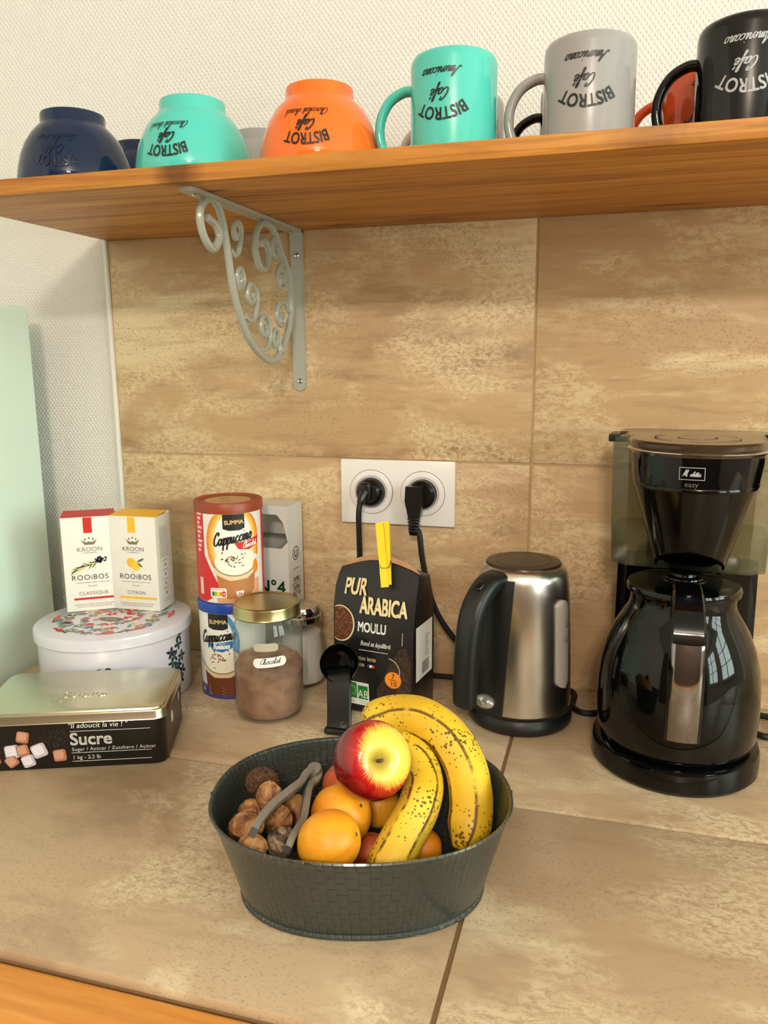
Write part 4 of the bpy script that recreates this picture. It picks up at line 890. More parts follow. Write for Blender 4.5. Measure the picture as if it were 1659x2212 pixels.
# ================================================================== GLASS JAR
jx, jy = -0.2987, -0.1666
ja = thing('glass_jar', 'glass jar of cocoa powder with gold lid and a handwritten white sticker', 'jar', (jx, jy, 0.0004))
JO = [(0.0, 0.0), (0.0360, 0.0), (0.0395, 0.003), (0.0412, 0.012), (0.0424, 0.018), (0.0424, 0.105), (0.0415, 0.112), (0.0395, 0.118), (0.0382, 0.121), (0.0380, 0.134)]
MB().lathe(JO, 64).build('glass', M_GLASS, ja)
V = []; F = []
cocoa = mat('cocoa_powder', rgb(150, 108, 84), 0.9); tt = NT(cocoa); tt.color(tt.ramp(tt.noise(tt.coord((1, 1, 1)), 60, 4), [(0.35, rgb(134, 94, 72)), (0.65, rgb(164, 122, 96))]))
CO = [(0.0, 0.0035), (0.0345, 0.0035), (0.038, 0.006), (0.0398, 0.014), (0.0410, 0.019)]
mb = MB(); nn = 48; rings = [[(r_*math.cos(2*math.pi*i/nn), r_*math.sin(2*math.pi*i/nn), z) for i in range(nn)] for r_, z in CO[1:]]
tilt = lambda x, y: 0.0625-0.10*x+0.20*y+0.0012*math.sin(x*300)+0.001*math.sin(y*220)
for r_ in (0.0410, 0.030, 0.018, 0.006): rings.append([(r_*math.cos(q), r_*math.sin(q), tilt(r_*math.cos(q), r_*math.sin(q))) for q in (2*math.pi*i/nn for i in range(nn))])
mb.loft(rings).build('cocoa', cocoa, ja, 60)
M_GOLD = mat('gold_tin_lid', rgb(186, 172, 124), 0.28, 1.0)
MB().lathe([(0.0392, 0.1285), (0.0408, 0.1280), (0.0412, 0.1292), (0.0406, 0.1305), (0.0408, 0.1400), (0.0402, 0.1425), (0.0385, 0.1437), (0.0372, 0.1432), (0.0360, 0.1422), (0.0, 0.1424)], 64).build('lid', M_GOLD, ja)
p = Print(on_cyl(0.0424, cam_az(jx, jy)+R(2), 0.080), 0.003)
st = [(a*math.cos(.05)-b*math.sin(.05), a*math.sin(.05)+b*math.cos(.05)) for a, b in rrect(0.0400, 0.0120, 0.0055, 5)]
p.shape(st, mat('white_sticker', rgb(244, 242, 238), 0.5), 1); p.script('Chocolat', 0, -0.0018, 0.0036, M_INK, 4, pen=0.0005, rot=0.05); p.build('sticker', ja)
p = Print(on_cyl(-0.0410, cam_az(jx, jy)+R(176), 0.098), 0.003); p.shape(rrect(0.030, 0.0100, 0.0045, 4), mat('sticker_back', rgb(206, 194, 172), 0.6), 1); p.build('rear_sticker', ja)

# ------------------------------------------------------------------ sugar shaker behind the jar
sx0, sy0 = -0.2960, -0.0640
sk = thing('sugar_shaker', 'small glass shaker of white sugar with a metal cap behind the cocoa jar', 'shaker', (sx0, sy0, 0.0004))
def flute(prof, amp, nf=10, n=80):
    return [[((r_+amp*k*math.cos(nf*q))*math.cos(q), (r_+amp*k*math.cos(nf*q))*math.sin(q), z) for q in (2*math.pi*i/n for i in range(n))] for r_, z, k in prof]
MB().loft(flute([(0.030, 0.0, 0.0), (0.0325, 0.003, 0.5), (0.0315, 0.020, 1), (0.0285, 0.055, 1), (0.0255, 0.082, 0.6), (0.0245, 0.090, 0)], 0.0007), cap=(True, False)).build('glass', M_GLASS, sk, 60)
MB().loft([[(r_*math.cos(q), r_*math.sin(q), z) for q in (2*math.pi*i/40 for i in range(40))] for r_, z in ((0.0285, 0.004), (0.0305, 0.010), (0.0270, 0.055), (0.0255, 0.070), (0.010, 0.073))]).build('sugar', mat('white_sugar', rgb(236, 230, 224), 0.85), sk)
MB().lathe([(0.0250, 0.086), (0.0268, 0.087), (0.0268, 0.094), (0.0255, 0.0955), (0.0265, 0.097), (0.0265, 0.102), (0.0235, 0.107), (0.015, 0.110), (0, 0.111)], 48).build('cap', M_CHROME, sk)

# ================================================================== COFFEE BAG, PEG, SCOOP
bag = thing('coffee_bag', 'black bag of ground coffee with cream lettering leaning by the kettle', 'coffee bag', (-0.1655, -0.1130, 0.0005), R(-9))
M_BAG = mat('black_satin_foil', rgb(24, 23, 25), 0.34); tt = NT(M_BAG); tt.bump(tt.noise(tt.coord((1, 1, 1)), 38, 3, 0.5, 0.8), 0.25, 0.004)
hw0, hd0 = 0.0520, 0.0330
def bag_ring(z, hw, yf, yb, bulge=0.0, zc=0.0, n=9):
    ring = []
    for k in range(n): x = -hw+2*hw*k/(n-1); ring.append((x, yf-bulge*math.sin(math.pi*k/(n-1)), z+zc*(math.sin(math.pi*k/(n-1)))))
    for k in range(4): q = (k+1)/5; ring.append((hw+0.0015*math.sin(math.pi*q)-0.004*0, yf+(yb-yf)*q, z+zc*0))
    for k in range(n): x = hw-2*hw*k/(n-1); ring.append((x, yb+bulge*0.5*math.sin(math.pi*k/(n-1)), z+zc*math.sin(math.pi*k/(n-1))))
    for k in range(4): q = (k+1)/5; ring.append((-hw-0.0015*math.sin(math.pi*q), yb+(yf-yb)*q, z))
    return ring
rings = [bag_ring(0.0, hw0-0.003, -hd0+0.003, hd0-0.003), bag_ring(0.004, hw0, -hd0, hd0, 0.001), bag_ring(0.05, hw0+0.001, -hd0-0.001, hd0, 0.003), bag_ring(0.10, hw0+0.001, -hd0, hd0, 0.003), bag_ring(0.135, hw0+0.002, -hd0+0.003, hd0-0.003, 0.002), bag_ring(0.158, hw0+0.002, -hd0+0.009, hd0-0.011, 0.001, 0.003), bag_ring(0.172, hw0+0.001, -hd0+0.017, hd0-0.014, 0.0, 0.008), bag_ring(0.1785, hw0-0.001, -hd0+0.0215, -hd0+0.0240, 0, 0.0125)]
MB().loft(rings).build('pouch', M_BAG, bag, 40)
kr_ = mat('kraft_foil_back', rgb(206, 158, 112), 0.5)
mb = MB(); top = []
nk = 17
f0 = []; f1 = []
for k in range(nk):
    q = k/(nk-1); x = -(hw0-0.001)+2*(hw0-0.001)*q; s_ = math.sin(math.pi*q)
    f0.append((x, -hd0+0.0250+0.002*(1-s_), 0.160+0.008*s_)); f1.append((x*0.985, -hd0+0.0262, 0.1785+0.0180*s_**0.7))
mb.loft([[*f0, *[(a, b+0.0015, c) for a, b, c in reversed(f0)]], [*f1, *[(a, b+0.0015, c) for a, b, c in reversed(f1)]]]); mb.build('top_edge', kr_, bag, 0)
def bagf(a, b, e):
    # follow the front panel of the pouch
    pr = [(0.0, -hd0+0.003, 0), (0.004, -hd0, 0.001), (0.05, -hd0-0.001, 0.003), (0.10, -hd0, 0.003), (0.135, -hd0+0.003, 0.002), (0.158, -hd0+0.009, 0.001), (0.172, -hd0+0.017, 0), (0.1785, -hd0+0.0215, 0)]
    z = b
    s_ = math.sin(math.pi*(a+hw0)/(2*hw0))
    for (z0, y0, b0_), (z1, y1, b1_) in zip(pr, pr[1:]):
        if z0 <= z <= z1: k = (z-z0)/(z1-z0); return Vector((a, y0+(y1-y0)*k-(b0_+(b1_-b0_)*k)*s_-e*1.5-0.0004-(0.0012*min(1.0, (z-0.125)/0.02) if z > 0.125 else 0.0), z+(0.003*s_*max(0, (z-0.135)/0.03) if z > 0.135 else 0)))
    return Vector((a, -hd0+0.003, z))
p = Print(bagf, 0.005); I_CRM = ink('warm_cream', 238, 218, 164)
p.text('PUR', -0.0250, 0.1500, 0.0245, I_CRM, bold=0.025, sx=0.68); p.text('ARABICA', 0.0140, 0.1300, 0.0265, I_CRM, bold=0.025, sx=0.56)
p.text('MOULU', 0.0000, 0.1075, 0.0165, M_WHITE, bold=0.025, sx=0.66)
p.text('Rond et équilibré', 0.0050, 0.0905, 0.0085, M_WHITE, bold=0.014, shear=0.3, sx=0.66); p.polys([rect(-0.0170, 0.0840, 0.0220, 0.0846)], M_WHITE, 4)
p.text('Torréfaction lente', -0.0160, 0.0715, 0.0080, I_CRM, bold=0.010, shear=0.1, sx=0.74); p.text('française', -0.0200, 0.0635, 0.0080, I_CRM, bold=0.010, shear=0.1, sx=0.74)
for k, c_ in enumerate((ink('flag_blue', 38, 62, 130), M_WHITE, I_RED)): p.polys([rect(-0.0060+0.0036*k, 0.0635, -0.0024+0.0036*k, 0.0670)], c_, 5)
cof = mat('ground_coffee_print', rgb(86, 46, 24), 0.6); tt = NT(cof); tt.color(tt.ramp(tt.noise(tt.coord((1, 1, 1)), 420, 5, 0.7), [(0.35, rgb(44, 20, 10)), (0.52, rgb(98, 52, 28)), (0.72, rgb(176, 108, 62))]))
cof2 = mat('dark_ground_coffee_print', rgb(52, 32, 24), 0.6); tt = NT(cof2); tt.color(tt.ramp(tt.noise(tt.coord((1, 1, 1)), 320, 5, 0.7), [(0.4, rgb(26, 18, 16)), (0.55, rgb(62, 38, 28)), (0.75, rgb(110, 72, 54))]))
cl = lambda P: [(max(-0.0515, a), b) for a, b in P]
p.shape(cl(oval(-0.0430, 0.1135, 0.0195, 0.0225, 36)), I_CRM, 2); p.shape(cl(oval(-0.0436, 0.1135, 0.0182, 0.0212, 36)), cof, 3)
p.shape([(0.010, 0.012), (0.0505, 0.010), (0.0515, 0.075), (0.045, 0.095), (0.035, 0.090), (0.026, 0.074), (0.016, 0.052), (0.006, 0.035)], cof2, 1)
p.polys(arcband(0.0165, 0.0172, R(-15), R(80)), I_CRM, 3, lambda a, b: (a+0.020, b+0.062))
star = [((0.0108 if k % 2 else 0.0100)*math.cos(2*math.pi*k/40)+0.0285, (0.0108 if k % 2 else 0.0100)*math.sin(2*math.pi*k/40)+0.0520) for k in range(40)]
p.polys([star], I_ORG, 5); p.text('7', 0.0285, 0.0540, 0.0090, M_INK, 6); p.polys([rect(0.0243, 0.0520, 0.0327, 0.0526)], M_INK, 6); p.text('10', 0.0290, 0.0445, 0.0090, M_INK, 6)
gl_ = ink('label_green', 30, 128, 50)
p.polys([rect(-0.0320, 0.0120, -0.0040, 0.0420)], M_WHITE, 3); p.polys([rect(-0.0315, 0.0200, -0.0205, 0.0405), rect(-0.0190, 0.0200, -0.0055, 0.0380)], gl_, 4)
p.text('AB', -0.0122, 0.0220, 0.0145, M_WHITE, 6, sx=0.82)
p.polys([oval(-0.0258+0.0035*math.cos(q), 0.0305+0.0055*math.sin(q), 0.0006, 0.0007, 6) for q in [2*math.pi*k/10 for k in range(10)]], M_WHITE, 6)
p.polys([rect(-0.0305, 0.0155, -0.0215, 0.0162), rect(-0.0185, 0.0170, -0.0060, 0.0176), rect(-0.0185, 0.0145, -0.0060, 0.0151)], I_GREYL, 5)
p.polys([rect(0.0395, 0.096, 0.0400, 0.112)], M_WHITE, 4)
p.build('front_print', bag)
p = Print(lambda a, b, e: Vector((hw0+0.0030+e, a, b)), 0.01)
p.polys([rect(-0.029, 0.050, 0.022, 0.118)], M_WHITE, 1)
p.polys([rect(-0.010+0.0012*k, 0.055, -0.010+0.0012*k+(0.0004 if k % 3 else 0.0008), 0.070) for k in range(18)], M_INK, 3)
for k in range(8): p.polys([rect(0.0, 0.100-0.0035*k, 0.012-0.002*(k % 3), 0.1012-0.0035*k)], I_GREYL, 3)
p.build('side_print', bag)

pg0 = thing('clothes_peg', 'yellow plastic clothes peg clipped upright on top of the coffee bag', 'clothes peg', WY(833, 1269, -0.1500), R(4))
pg0.rotation_euler = (R(-19), R(-3), R(4))
M_PEG = mat('yellow_plastic', rgb(246, 210, 18), 0.4)
def peg_half(sgn, x_off, rot):
    mb = MB(); prof = [(0.0, 0.0045), (0.006, 0.0042), (0.020, 0.0050), (0.026, 0.0036), (0.038, 0.0050), (0.060, 0.0048), (0.076, 0.0040)]
    rings = []
    for z, d in prof: rings.append([(x+x_off, sgn*(y), z) for x, y in ((-0.0045, 0.0006+0.0035*max(0, (z-0.02))/0.05), (0.0045, 0.0006+0.0035*max(0, (z-0.02))/0.05), (0.0045, 0.0006+d+0.0055*max(0, (z-0.02))/0.05), (-0.0045, 0.0006+d+0.0055*max(0, (z-0.02))/0.05))])
    o = mb.loft(rings).build('peg_half', M_PEG, pg0, 25); o.rotation_euler = (0, rot, 0); return o
peg_half(-1, 0.0, R(-5)); h2 = peg_half(1, 0.002, R(-3.5)); h2.location = (0, 0, 0.003)
MB().tube(crom([(-0.0052, -0.0060, 0.024), (0.0, -0.0068, 0.0225), (0.0052, -0.0060, 0.024), (0.0058, 0.0, 0.032), (0.0052, 0.0060, 0.024), (0.0, 0.0068, 0.0225), (-0.0052, 0.0060, 0.024), (-0.0058, 0.0, 0.032)], 5, True), 0.0006, 6).build('spring', M_CHROME, pg0)

base = GZ(733, 1588, 0.0); cup = WY(733, 1433, -0.172)
sc = thing('coffee_scoop', 'black plastic coffee scoop propped upright against the coffee bag', 'scoop', base+Vector((0, 0, 0.0005)))
c0 = cup-base
vd = (CAM-cup).normalized(); vd = Vector((vd.x, vd.y, vd.z*0.6)).normalized()
tr = Matrix.Translation(c0) @ vd.to_track_quat('Z', 'X').to_matrix().to_4x4()
MB().lathe([(0.0, -0.0205), (0.012, -0.0200), (0.0185, -0.015), (0.0215, -0.004), (0.0222, 0.004), (0.0232, 0.0048), (0.0234, 0.0035), (0.0226, -0.0045), (0.0195, -0.0165), (0.013, -0.0222), (0.0, -0.0228)], 48, tr=tr).build('cup', M_BLACKG, sc)
hb = [c0+Vector((-0.002, 0.004, -0.012)), c0*0.75+Vector((-0.001, 0.002, 0)), c0*0.45, c0*0.15, Vector((0, 0, 0.004))]
MB().strap(crom(hb, 4), 0.0285, 0.007, (1, 0.05, 0)).build('handle', M_BLACK, sc, 30)
MB().box((0.0, 0.0, 0.0045), (0.036, 0.012, 0.009), 0.004, 3).build('handle_end', M_BLACK, sc)
ud = Vector((1, 0.05, 0)).normalized(); vd2 = (c0).normalized(); vd2 = (vd2-ud*vd2.dot(ud)).normalized()
p = Print(on_plane(c0*0.10-ud.cross(vd2)*-0.0039, ud, vd2)); p.script('Ser', 0.004, -0.001, 0.0040, mat('dim_script', rgb(92, 88, 84), 0.5), pen=0.0006); p.build('lettering', sc)

# ================================================================== FRUIT BOWL
FX, FY, FA = -0.0890, -0.4470, R(16)
fbw = thing('fruit_bowl', 'dark grey hammered metal oval bowl full of fruit and walnuts at the front', 'bowl', (FX, FY, 0), FA)
M_FB = mat('dark_green_grey_enamel', rgb(48, 54, 50), 0.30, 0.0, coat=0.25)
tt = NT(M_FB); uvn = tt.n('ShaderNodeUVMap'); mp = tt.n('ShaderNodeMapping'); mp.inputs['Scale'].default_value = (1, 1, 1); tt.l(uvn.outputs[0], mp.inputs['Vector'])
wob = tt.n('ShaderNodeVectorMath', _operation='ADD'); nz_ = tt.n('ShaderNodeTexNoise'); nz_.inputs['Scale'].default_value = 6.0; tt.l(mp.outputs[0], nz_.inputs['Vector'])
ks = tt.n('ShaderNodeVectorMath', _operation='SCALE'); ks.inputs['Scale'].default_value = 0.035; tt.l(nz_.outputs['Color'], ks.inputs[0]); tt.l(mp.outputs[0], wob.inputs[0]); tt.l(ks.outputs[0], wob.inputs[1])
rt = tt.n('ShaderNodeMapping'); rt.inputs['Rotation'].default_value = (0, 0, R(90)); tt.l(wob.outputs[0], rt.inputs['Vector'])
bk = tt.n('ShaderNodeTexBrick'); bk.inputs['Scale'].default_value = 15.0; bk.inputs['Mortar Size'].default_value = 0.06; bk.inputs['Mortar Smooth'].default_value = 1.0; bk.inputs['Brick Width'].default_value = 0.95; bk.inputs['Row Height'].default_value = 0.42; tt.l(rt.outputs[0], bk.inputs['Vector'])
tt.bump(tt.math('ADD', bk.outputs['Fac'], tt.math('MULTIPLY', tt.noise(rt.outputs[0], 40, 2), 0.15)), 0.45, -0.0018)
NB = 96; EX = 2.25
def oring(a, b, z):
    out = []
    for i in range(NB):
        q = 2*math.pi*i/NB; c, s_ = math.cos(q), math.sin(q)
        out.append((a*math.copysign(abs(c)**(2/EX), c), b*math.copysign(abs(s_)**(2/EX), s_), z))
    return out
def wall_ab(z): return 0.0995+(0.1220-0.0995)*z/0.08, 0.0712+(0.0962-0.0712)*z/0.08
prof = [(wall_ab(0.006)[0]+0.0012, wall_ab(0.006)[1]+0.0012, 0.0012), (0.1012, 0.0735, 0.0006), (0.1016, 0.0740, 0.002), (0.1010, 0.0734, 0.0036)]
rings = [oring(0.094, 0.067, 0.0012), oring(0.1000, 0.0722, 0.0006), oring(0.1018, 0.0740, 0.0012), oring(0.1018, 0.0742, 0.0030), oring(*[q-0.0002 for q in wall_ab(0.0045)], 0.0045)]
for k in range(1, 13): z = 0.0045+0.0735*k/12; rings.append(oring(*wall_ab(z), z))
a1, b1 = wall_ab(0.08)
rings += [oring(a1+0.0010, b1+0.0010, 0.0792), oring(a1+0.0016, b1+0.0016, 0.0806), oring(a1+0.0008, b1+0.0008, 0.0818), oring(a1-0.0010, b1-0.0010, 0.0812)]
nout = len(rings)
for k in range(10): z = 0.079-0.073*k/9; a, b = wall_ab(z); rings.append(oring(a-0.0016, b-0.0016, z))
rings.append(oring(0.085, 0.058, 0.0035)); rings.append(oring(0.03, 0.02, 0.0035))
mbf = MB().loft(rings, True, (True, True)); fo = mbf.build('basin', M_FB, fbw, 50)
uvl = fo.data.uv_layers.new(name='UVMap')
nv = len(rings)*NB
for poly in fo.data.polygons:
    ids = list(poly.vertices); us = [(i % NB)/NB for i in ids]; wrap = max(us)-min(us) > 0.5
    for li, vi, u_ in zip(poly.loop_indices, ids, us):
        if wrap and u_ < 0.5: u_ += 1
        uvl.data[li].uv = (u_*6.6*0.5, fo.data.vertices[vi].co.z/0.08*0.8*0.5)
for sx_ in (-1, 1): MB().box((sx_*(a1+0.0012), 0, 0.0790), (0.003, 0.0025, 0.0050), 0.001).build('end_seam', M_FB, fbw)

# ------------------------------------------------------------------ fruit
def basis_mat(o, z_axis, x_hint=(1, 0, 0)):
    z = Vector(z_axis).normalized(); x = Vector(x_hint); x = (x-z*x.dot(z)).normalized(); y = z.cross(x)
    return Matrix(((x.x, y.x, z.x, o[0]), (x.y, y.y, z.y, o[1]), (x.z, y.z, z.z, o[2]), (0, 0, 0, 1)))
# apple
ac = W(804, 1642, 0.655); ar = 0.0308
ax = (CR*0.24+CU*0.25-CF*0.93).normalized()
ap = thing('apple', 'red and yellow apple lying on top of the fruit, stalk end to the front', 'apple', ac)
apr_ = []
for k in range(41):
    q = math.pi*k/40                        # 0 = stalk pole
    r_ = math.sin(q)*(1.0+0.05*math.sin(q)); z = 0.92*math.cos(q)
    dip = 0.30*math.exp(-(q/0.33)**2)+0.14*math.exp(-((math.pi-q)/0.28)**2)*-1
    z -= 0.30*math.exp(-(q/0.33)**2); z += 0.14*math.exp(-((math.pi-q)/0.28)**2)
    apr_.append((r_*ar, z*ar))
M_APPLE = mat('apple_skin', rgb(190, 20, 24), 0.22, coat=0.3); tt = NT(M_APPLE)
tcs = tt.n('ShaderNodeTexCoord'); nrm = tt.n('ShaderNodeVectorMath', _operation='NORMALIZE'); tt.l(tcs.outputs['Object'], nrm.inputs[0])
dotn = tt.n('ShaderNodeVectorMath', _operation='DOT_PRODUCT'); tt.l(nrm.outputs[0], dotn.inputs[0]); yd = Vector((0.40, 0.22, 0.89)).normalized(); dotn.inputs[1].default_value = yd
sp = tt.n('ShaderNodeSeparateXYZ'); tt.l(nrm.outputs[0], sp.inputs[0])
ang = tt.math('ARCTAN2', sp.outputs[1], sp.outputs[0]); cmb = tt.n('ShaderNodeCombineXYZ'); tt.l(tt.math('MULTIPLY', ang, 5.0), cmb.inputs[0]); tt.l(sp.outputs[2], cmb.inputs[1])
stre = tt.noise(cmb.outputs[0], 2.6, 4, 0.7, 0.2)
f_ = tt.math('ADD', dotn.outputs['Value'], tt.math('MULTIPLY', tt.math('SUBTRACT', stre, 0.5), 0.50))
c = tt.ramp(f_, [(0.10, rgb(120, 8, 16)), (0.34, rgb(172, 14, 26)), (0.50, rgb(200, 40, 34)), (0.60, rgb(234, 160, 64)), (0.72, rgb(240, 218, 88))])
dk = tt.ramp(sp.outputs[2], [(0.90, (0, 0, 0, 1)), (0.985, (1, 1, 1, 1))])
c = tt.mix(tt.math('MULTIPLY', dk, 0.75), c, rgb(150, 120, 50)); tt.color(c)
MA = basis_mat((0, 0, 0), ax, CR).to_3x3().to_4x4()
o = MB().lathe(apr_, 64).build('flesh', M_APPLE, ap, 180); o.matrix_local = MA
o = MB().tube([(0, 0, 0.0185), (0.0006, 0.0004, 0.024), (0.0016, 0.0010, 0.0275)], 0.0016, 8).build('stalk', mat('brown_stalk', rgb(92, 72, 40), 0.7), ap); o.matrix_local = MA

# apricots
M_APR = mat('apricot_skin', rgb(244, 150, 30), 0.45, Subsurface_Weight=0.0); tt = NT(M_APR)
v = tt.coord((1, 1, 1), rand=2.0); nn = tt.noise(v, 22, 3, 0.6)
c = tt.ramp(nn, [(0.28, rgb(236, 128, 34)), (0.48, rgb(244, 158, 26)), (0.7, rgb(250, 180, 40))]); fz = tt.noise(v, 260, 2)
c = tt.mix(tt.math('MULTIPLY', tt.ramp(fz, [(0.66, (0, 0, 0, 1)), (0.72, (1, 1, 1, 1))]), 0.35), c, rgb(170, 80, 30)); tt.color(c)
M_APRR = mat('blushed_apricot_skin', rgb(206, 92, 48), 0.5)
def apricot(label, c_, r_, ax_, xh, m=M_APR, sq=0.93):
    t_ = thing('apricot', label, 'apricot', c_, 0, 'apricots in the bowl')
    V = []; nu, nv_ = 48, 28
    for j in range(nv_+1):
        q = math.pi*j/nv_
        for i in range(nu):
            a = 2*math.pi*i/nu; da = abs((a+math.pi) % (2*math.pi)-math.pi)
            k = 1-0.055*math.exp(-(da/0.16)**2)*math.sin(q)**0.5
            dz = 0.10*math.exp(-(q/0.28)**2)
            V.append((r_*k*math.sin(q)*math.cos(a), r_*k*sq*math.sin(q)*math.sin(a), r_*(1.02*math.cos(q)-dz)))
    F = [(j*nu+i, j*nu+(i+1) % nu, (j+1)*nu+(i+1) % nu, (j+1)*nu+i) for j in range(nv_) for i in range(nu)]
    o = MB().add(V, F).build('flesh', m, t_, 180); o.matrix_local = basis_mat((0, 0, 0), ax_, xh).to_3x3().to_4x4()
    o = MB().lathe([(0, 0.0012), (0.0014, 0.0006), (0.0022, -0.0008)], 10).build('stalk_scar', mat('brown_stalk', rgb(92, 72, 40), 0.7), t_)
    o.matrix_local = basis_mat(Vector(ax_).normalized()*r_*0.915, ax_, xh)
    return t_
apricot('plain orange apricot directly under the apple, upper of the two bright ones', W(737, 1760, 0.667), 0.0260, CR*0.7-CF*0.5+CU*0.5, CU)
apricot('orange apricot with a crease at the right, lowest and nearest the bowl front', W(711, 1818, 0.612), 0.0246, CR*1.0+CU*0.35-CF*0.2, -CF*0.8-CU*0.3)
apricot('reddish apricot peeping out left of the apple', W(744, 1694, 0.712), 0.0195, CU-CR, CR, M_APRR)
apricot('shaded yellow apricot below the apple, beside the speckled banana', W(818, 1738, 0.722), 0.0198, CU, CR)
apricot('reddish apricot in shade at the bottom between orange apricot and banana', W(800, 1842, 0.674), 0.0165, CU, CR, M_APRR)
apricot('yellow apricot squeezed between the two bananas low in the bowl', W(915, 1832, 0.680), 0.0162, CR, CU)

# bananas
M_BAN = mat('banana_skin', rgb(238, 196, 56), 0.42); tt = NT(M_BAN)
v = tt.coord((1, 1, 1)); n1 = tt.noise(v, 14, 3); c = tt.ramp(n1, [(0.3, rgb(222, 172, 40)), (0.5, rgb(240, 196, 50)), (0.7, rgb(244, 208, 78))])
vo = tt.n('ShaderNodeTexVoronoi'); vo.inputs['Scale'].default_value = 290.0; tt.l(v, vo.inputs['Vector'])
dens = tt.ramp(tt.noise(v, 30, 3, 0.6), [(0.38, (0.10, 0.10, 0.10, 1)), (0.62, (0.42, 0.42, 0.42, 1))])
spot = tt.math('LESS_THAN', vo.outputs['Distance'], dens); rsel = tt.math('GREATER_THAN', tt.noise(v, 90, 1), 0.44)
c = tt.mix(tt.math('MULTIPLY', tt.math('MULTIPLY', spot, rsel), 0.85), c, rgb(84, 44, 20))
bl = tt.ramp(tt.noise(v, 48, 4, 0.65, 0.5), [(0.66, (0, 0, 0, 1)), (0.74, (1, 1, 1, 1))]); c = tt.mix(tt.math('MULTIPLY', bl, 0.45), c, rgb(168, 104, 34))
at = tt.n('ShaderNodeAttribute', _attribute_name='ridge'); rm = tt.math('MULTIPLY', tt.ramp(at.outputs['Fac'], [(0.45, (0, 0, 0, 1)), (0.75, (1, 1, 1, 1))]), tt.ramp(tt.noise(v, 30, 4, 0.7), [(0.36, (0, 0, 0, 1)), (0.46, (1, 1, 1, 1))]))
c = tt.mix(rm, c, rgb(80, 36, 18))
at2 = tt.n('ShaderNodeAttribute', _attribute_name='tip'); c = tt.mix(at2.outputs['Fac'], c, rgb(70, 48, 26)); tt.color(c)
def banana(label, key, rad, face, twist):
    pts = crom(key, 12); t_ = thing('banana', label, 'banana', pts[len(pts)//2], 0, 'ripe bananas'); o0 = pts[len(pts)//2]
    n = len(pts); nu = 60; V = []; rdg = []; tip = []
    for i, p in enumerate(pts):
        k = i/(n-1); tg = (pts[min(i+1, n-1)]-pts[max(i-1, 0)]).normalized()
        x = (face-tg*face.dot(tg)).normalized(); y = tg.cross(x)
        env = min(1, 0.30+0.70*math.sin(min(1, k/0.16)*math.pi/2)) if k < 0.16 else (min(1, 0.34+0.66*math.cos(max(0, (k-0.86)/0.14)*math.pi/2)) if k > 0.86 else 1)
        for j in range(nu):
            a = 2*math.pi*j/nu; s5 = (a*5/(2*math.pi)+twist) % 1.0; d = abs(s5-0.5)*2          # d=1 on the edges
            rr_ = rad*env*(0.955+0.075*d**3)
            V.append(p-o0+(x*math.cos(a)+y*math.sin(a))*rr_); rdg.append(max(0.0, (d-0.72)/0.28)); tip.append(1.0 if k > 0.985 else (0.8 if k < 0.02 else 0))
    F = [(i*nu+j, i*nu+(j+1) % nu, (i+1)*nu+(j+1) % nu, (i+1)*nu+j) for i in range(n-1) for j in range(nu)]
    F += [tuple(range(nu-1, -1, -1)), tuple(range((n-1)*nu, n*nu))]
    o = MB().add(V, F).build('peel', M_BAN, t_, 60)
    for nm, dat in (('ridge', rdg), ('tip', tip)):
        at_ = o.data.attributes.new(nm, 'FLOAT', 'POINT'); at_.data.foreach_set('value', dat)
    e = pts[-1]-o0; d = (pts[-1]-pts[-2]).normalized()
    MB().tube([e-d*0.001, e+d*0.003, e+d*0.005], lambda q: rad*0.34*(1-0.35*q), 10).build('blossom_end', mat('dark_banana_tip', rgb(62, 42, 24), 0.8), t_)
    return t_
banana('outer banana arching high over the back rim, with long dark ridge lines', [W(790, 1570, 0.754), W(814, 1556, 0.750), W(858, 1545, 0.746), W(912, 1552, 0.732), W(964, 1588, 0.716), W(1002, 1650, 0.696), W(1016, 1720, 0.680), W(1012, 1785, 0.666), W(994, 1842, 0.659)], 0.0190, -CF*0.9+CU*0.3, 0.12)
banana('inner banana thickly speckled with brown, lying beside the apple', [W(810, 1596, 0.712), W(856, 1618, 0.711), W(898, 1645, 0.701), W(914, 1692, 0.683), W(903, 1745, 0.657), W(872, 1805, 0.637), W(840, 1865, 0.623), W(812, 1915, 0.616)], 0.0180, -CF*0.9+CU*0.3, 0.45)

# walnuts
M_WAL = mat('walnut_shell', rgb(176, 120, 70), 0.6); tt = NT(M_WAL); v = tt.coord((1, 1, 1), rand=3.0)
w1 = tt.n('ShaderNodeTexWave', _bands_direction='Z'); 
nz2 = tt.noise(v, 70, 4, 0.65, 1.6)
tt.color(tt.ramp(nz2, [(0.34, rgb(78, 44, 20)), (0.47, rgb(142, 90, 46)), (0.66, rgb(190, 136, 84))])); tt.bump(nz2, 0.9, 0.003)
M_WALD = mat('dark_walnut_shell', rgb(88, 54, 30), 0.75); tt = NT(M_WALD); v = tt.coord((1, 1, 1), rand=3.0); nz2 = tt.noise(v, 160, 5, 0.75, 1.0)
tt.color(tt.ramp(nz2, [(0.36, rgb(34, 18, 10)), (0.5, rgb(92, 54, 30)), (0.68, rgb(150, 98, 62))])); tt.bump(nz2, 1.0, 0.004)
M_WALB = mat('blackened_walnut_shell', rgb(70, 60, 50), 0.65); tt = NT(M_WALB); v = tt.coord((1, 1, 1), rand=3.0); nz2 = tt.noise(v, 55, 4, 0.7, 1.4)
tt.color(tt.ramp(nz2, [(0.40, rgb(24, 20, 18)), (0.52, rgb(96, 78, 60)), (0.64, rgb(178, 150, 118))])); tt.bump(nz2, 0.9, 0.003)
from mathutils import noise as mnoise
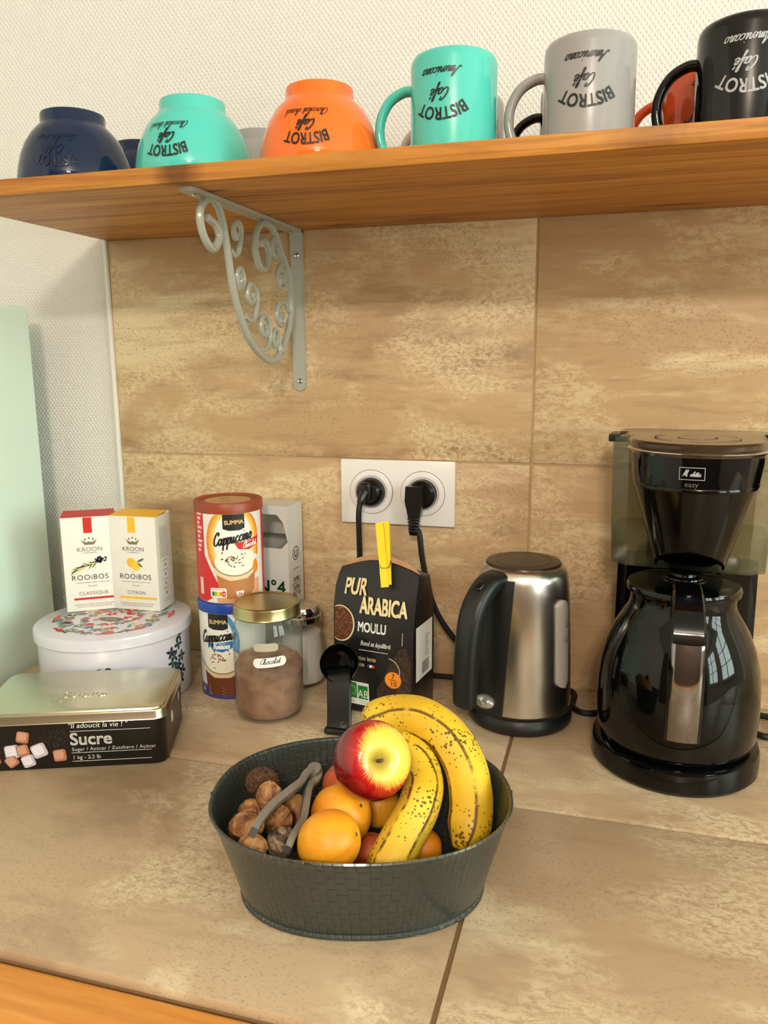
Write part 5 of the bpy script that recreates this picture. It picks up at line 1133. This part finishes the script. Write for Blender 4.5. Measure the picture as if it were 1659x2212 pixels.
def walnut(label, c_, r_, ax_, m, seed, el=1.18):
    t_ = thing('walnut', label, 'walnut', c_, 0, 'walnuts in the bowl'); V = []; nu, nv_ = 44, 28
    mats_ = [m]
    for j in range(nv_+1):
        q = math.pi*j/nv_
        for i in range(nu):
            a = 2*math.pi*i/nu; d = Vector((math.sin(q)*math.cos(a), math.sin(q)*math.sin(a), math.cos(q)))
            seam = math.exp(-(d.y/0.09)**2)*0.07*(1 if m is not M_WALD else 0.3)
            b_ = mnoise.noise(d*4.2+Vector((seed, 0, 0)))*0.055+mnoise.noise(d*9+Vector((0, seed, 0)))*0.035
            k = r_*(1+seam+b_); V.append((k*d.x, k*d.y*0.97, k*d.z*el))
    F = [(j*nu+i, j*nu+(i+1) % nu, (j+1)*nu+(i+1) % nu, (j+1)*nu+i) for j in range(nv_) for i in range(nu)]
    half = nu//2
    hv = MB().add(V, F).build('shell', m, t_, 180); hv.matrix_local = basis_mat((0, 0, 0), ax_, CR+CU*0.1*seed).to_3x3().to_4x4()
    tp = MB().lathe([(0, 0.0016), (0.0010, 0.0006), (0.0020, -0.0012)], 8).build('shell_tip', m, t_); tp.matrix_local = basis_mat(Vector(ax_).normalized()*r_*el*0.97, ax_, CR)
    return t_
walnut('dark fibrous walnut, highest one against the back of the bowl', W(566, 1690, 0.683), 0.0130, CR*0.9+CU*0.1, M_WALD, 1.0, 1.08)
walnut('pale tan walnut in front of the dark fibrous one', W(581, 1720, 0.657), 0.0100, CU+CR*0.15, M_WAL, 2.0)
walnut('brown walnut against the left wall of the bowl, above the nutcracker tip', W(541, 1755, 0.659), 0.0096, CR*0.6+CU, M_WAL, 3.0)
walnut('large brown walnut under the left nutcracker tip', W(532, 1786, 0.632), 0.0116, CR+CU*0.3, M_WAL, 4.0)
walnut('brown walnut between the two nutcracker arms', W(600, 1775, 0.659), 0.0114, CR*0.3+CU, M_WAL, 5.0)
walnut('small tan walnut at the very front left rim of the bowl', W(546, 1828, 0.612), 0.0093, CR+CU*-0.2, M_WAL, 6.0)
walnut('blackened walnut under the right nutcracker tip', W(608, 1822, 0.627), 0.0116, CR*0.5+CU*0.8, M_WALB, 7.0)
walnut('reddish brown walnut in shade behind the right nutcracker arm', W(640, 1748, 0.685), 0.0104, CU, M_WAL, 8.0)

# nutcracker
hg = W(668, 1682, 0.690)
nc = thing('nutcracker', 'grey metal nutcracker lying open over the walnuts', 'nutcracker', hg)
M_NC = mat('grey_cast_metal', rgb(150, 146, 138), 0.42, 0.55)
def arm(key, name='arm'):
    pts = [q-hg for q in crom(key, 6)]
    return MB().strap(pts, lambda k: 0.0085+0.0025*k, lambda k: 0.0065-0.0010*k, -CF*0.5+CU*0.7+CR*0.3).build(name, M_NC, nc, 30)
arm([W(676, 1664, 0.689), W(660, 1674, 0.683), W(648, 1692, 0.674), W(622, 1712, 0.657), W(590, 1738, 0.637), W(564, 1768, 0.617), W(546, 1798, 0.603)])
arm([W(688, 1668, 0.692), W(684, 1684, 0.688), W(668, 1700, 0.680), W(660, 1735, 0.658), W(652, 1775, 0.634), W(632, 1808, 0.614), W(620, 1836, 0.604)])
tr = basis_mat((W(680, 1664, 0.691)-hg), -CF*0.6+CU*0.8, CR)
MB().lathe([(0, 0.005), (0.0055, 0.0045), (0.0065, 0.003), (0.0065, -0.004), (0, -0.004)], 20, tr=tr).build('hinge', M_NC, nc)
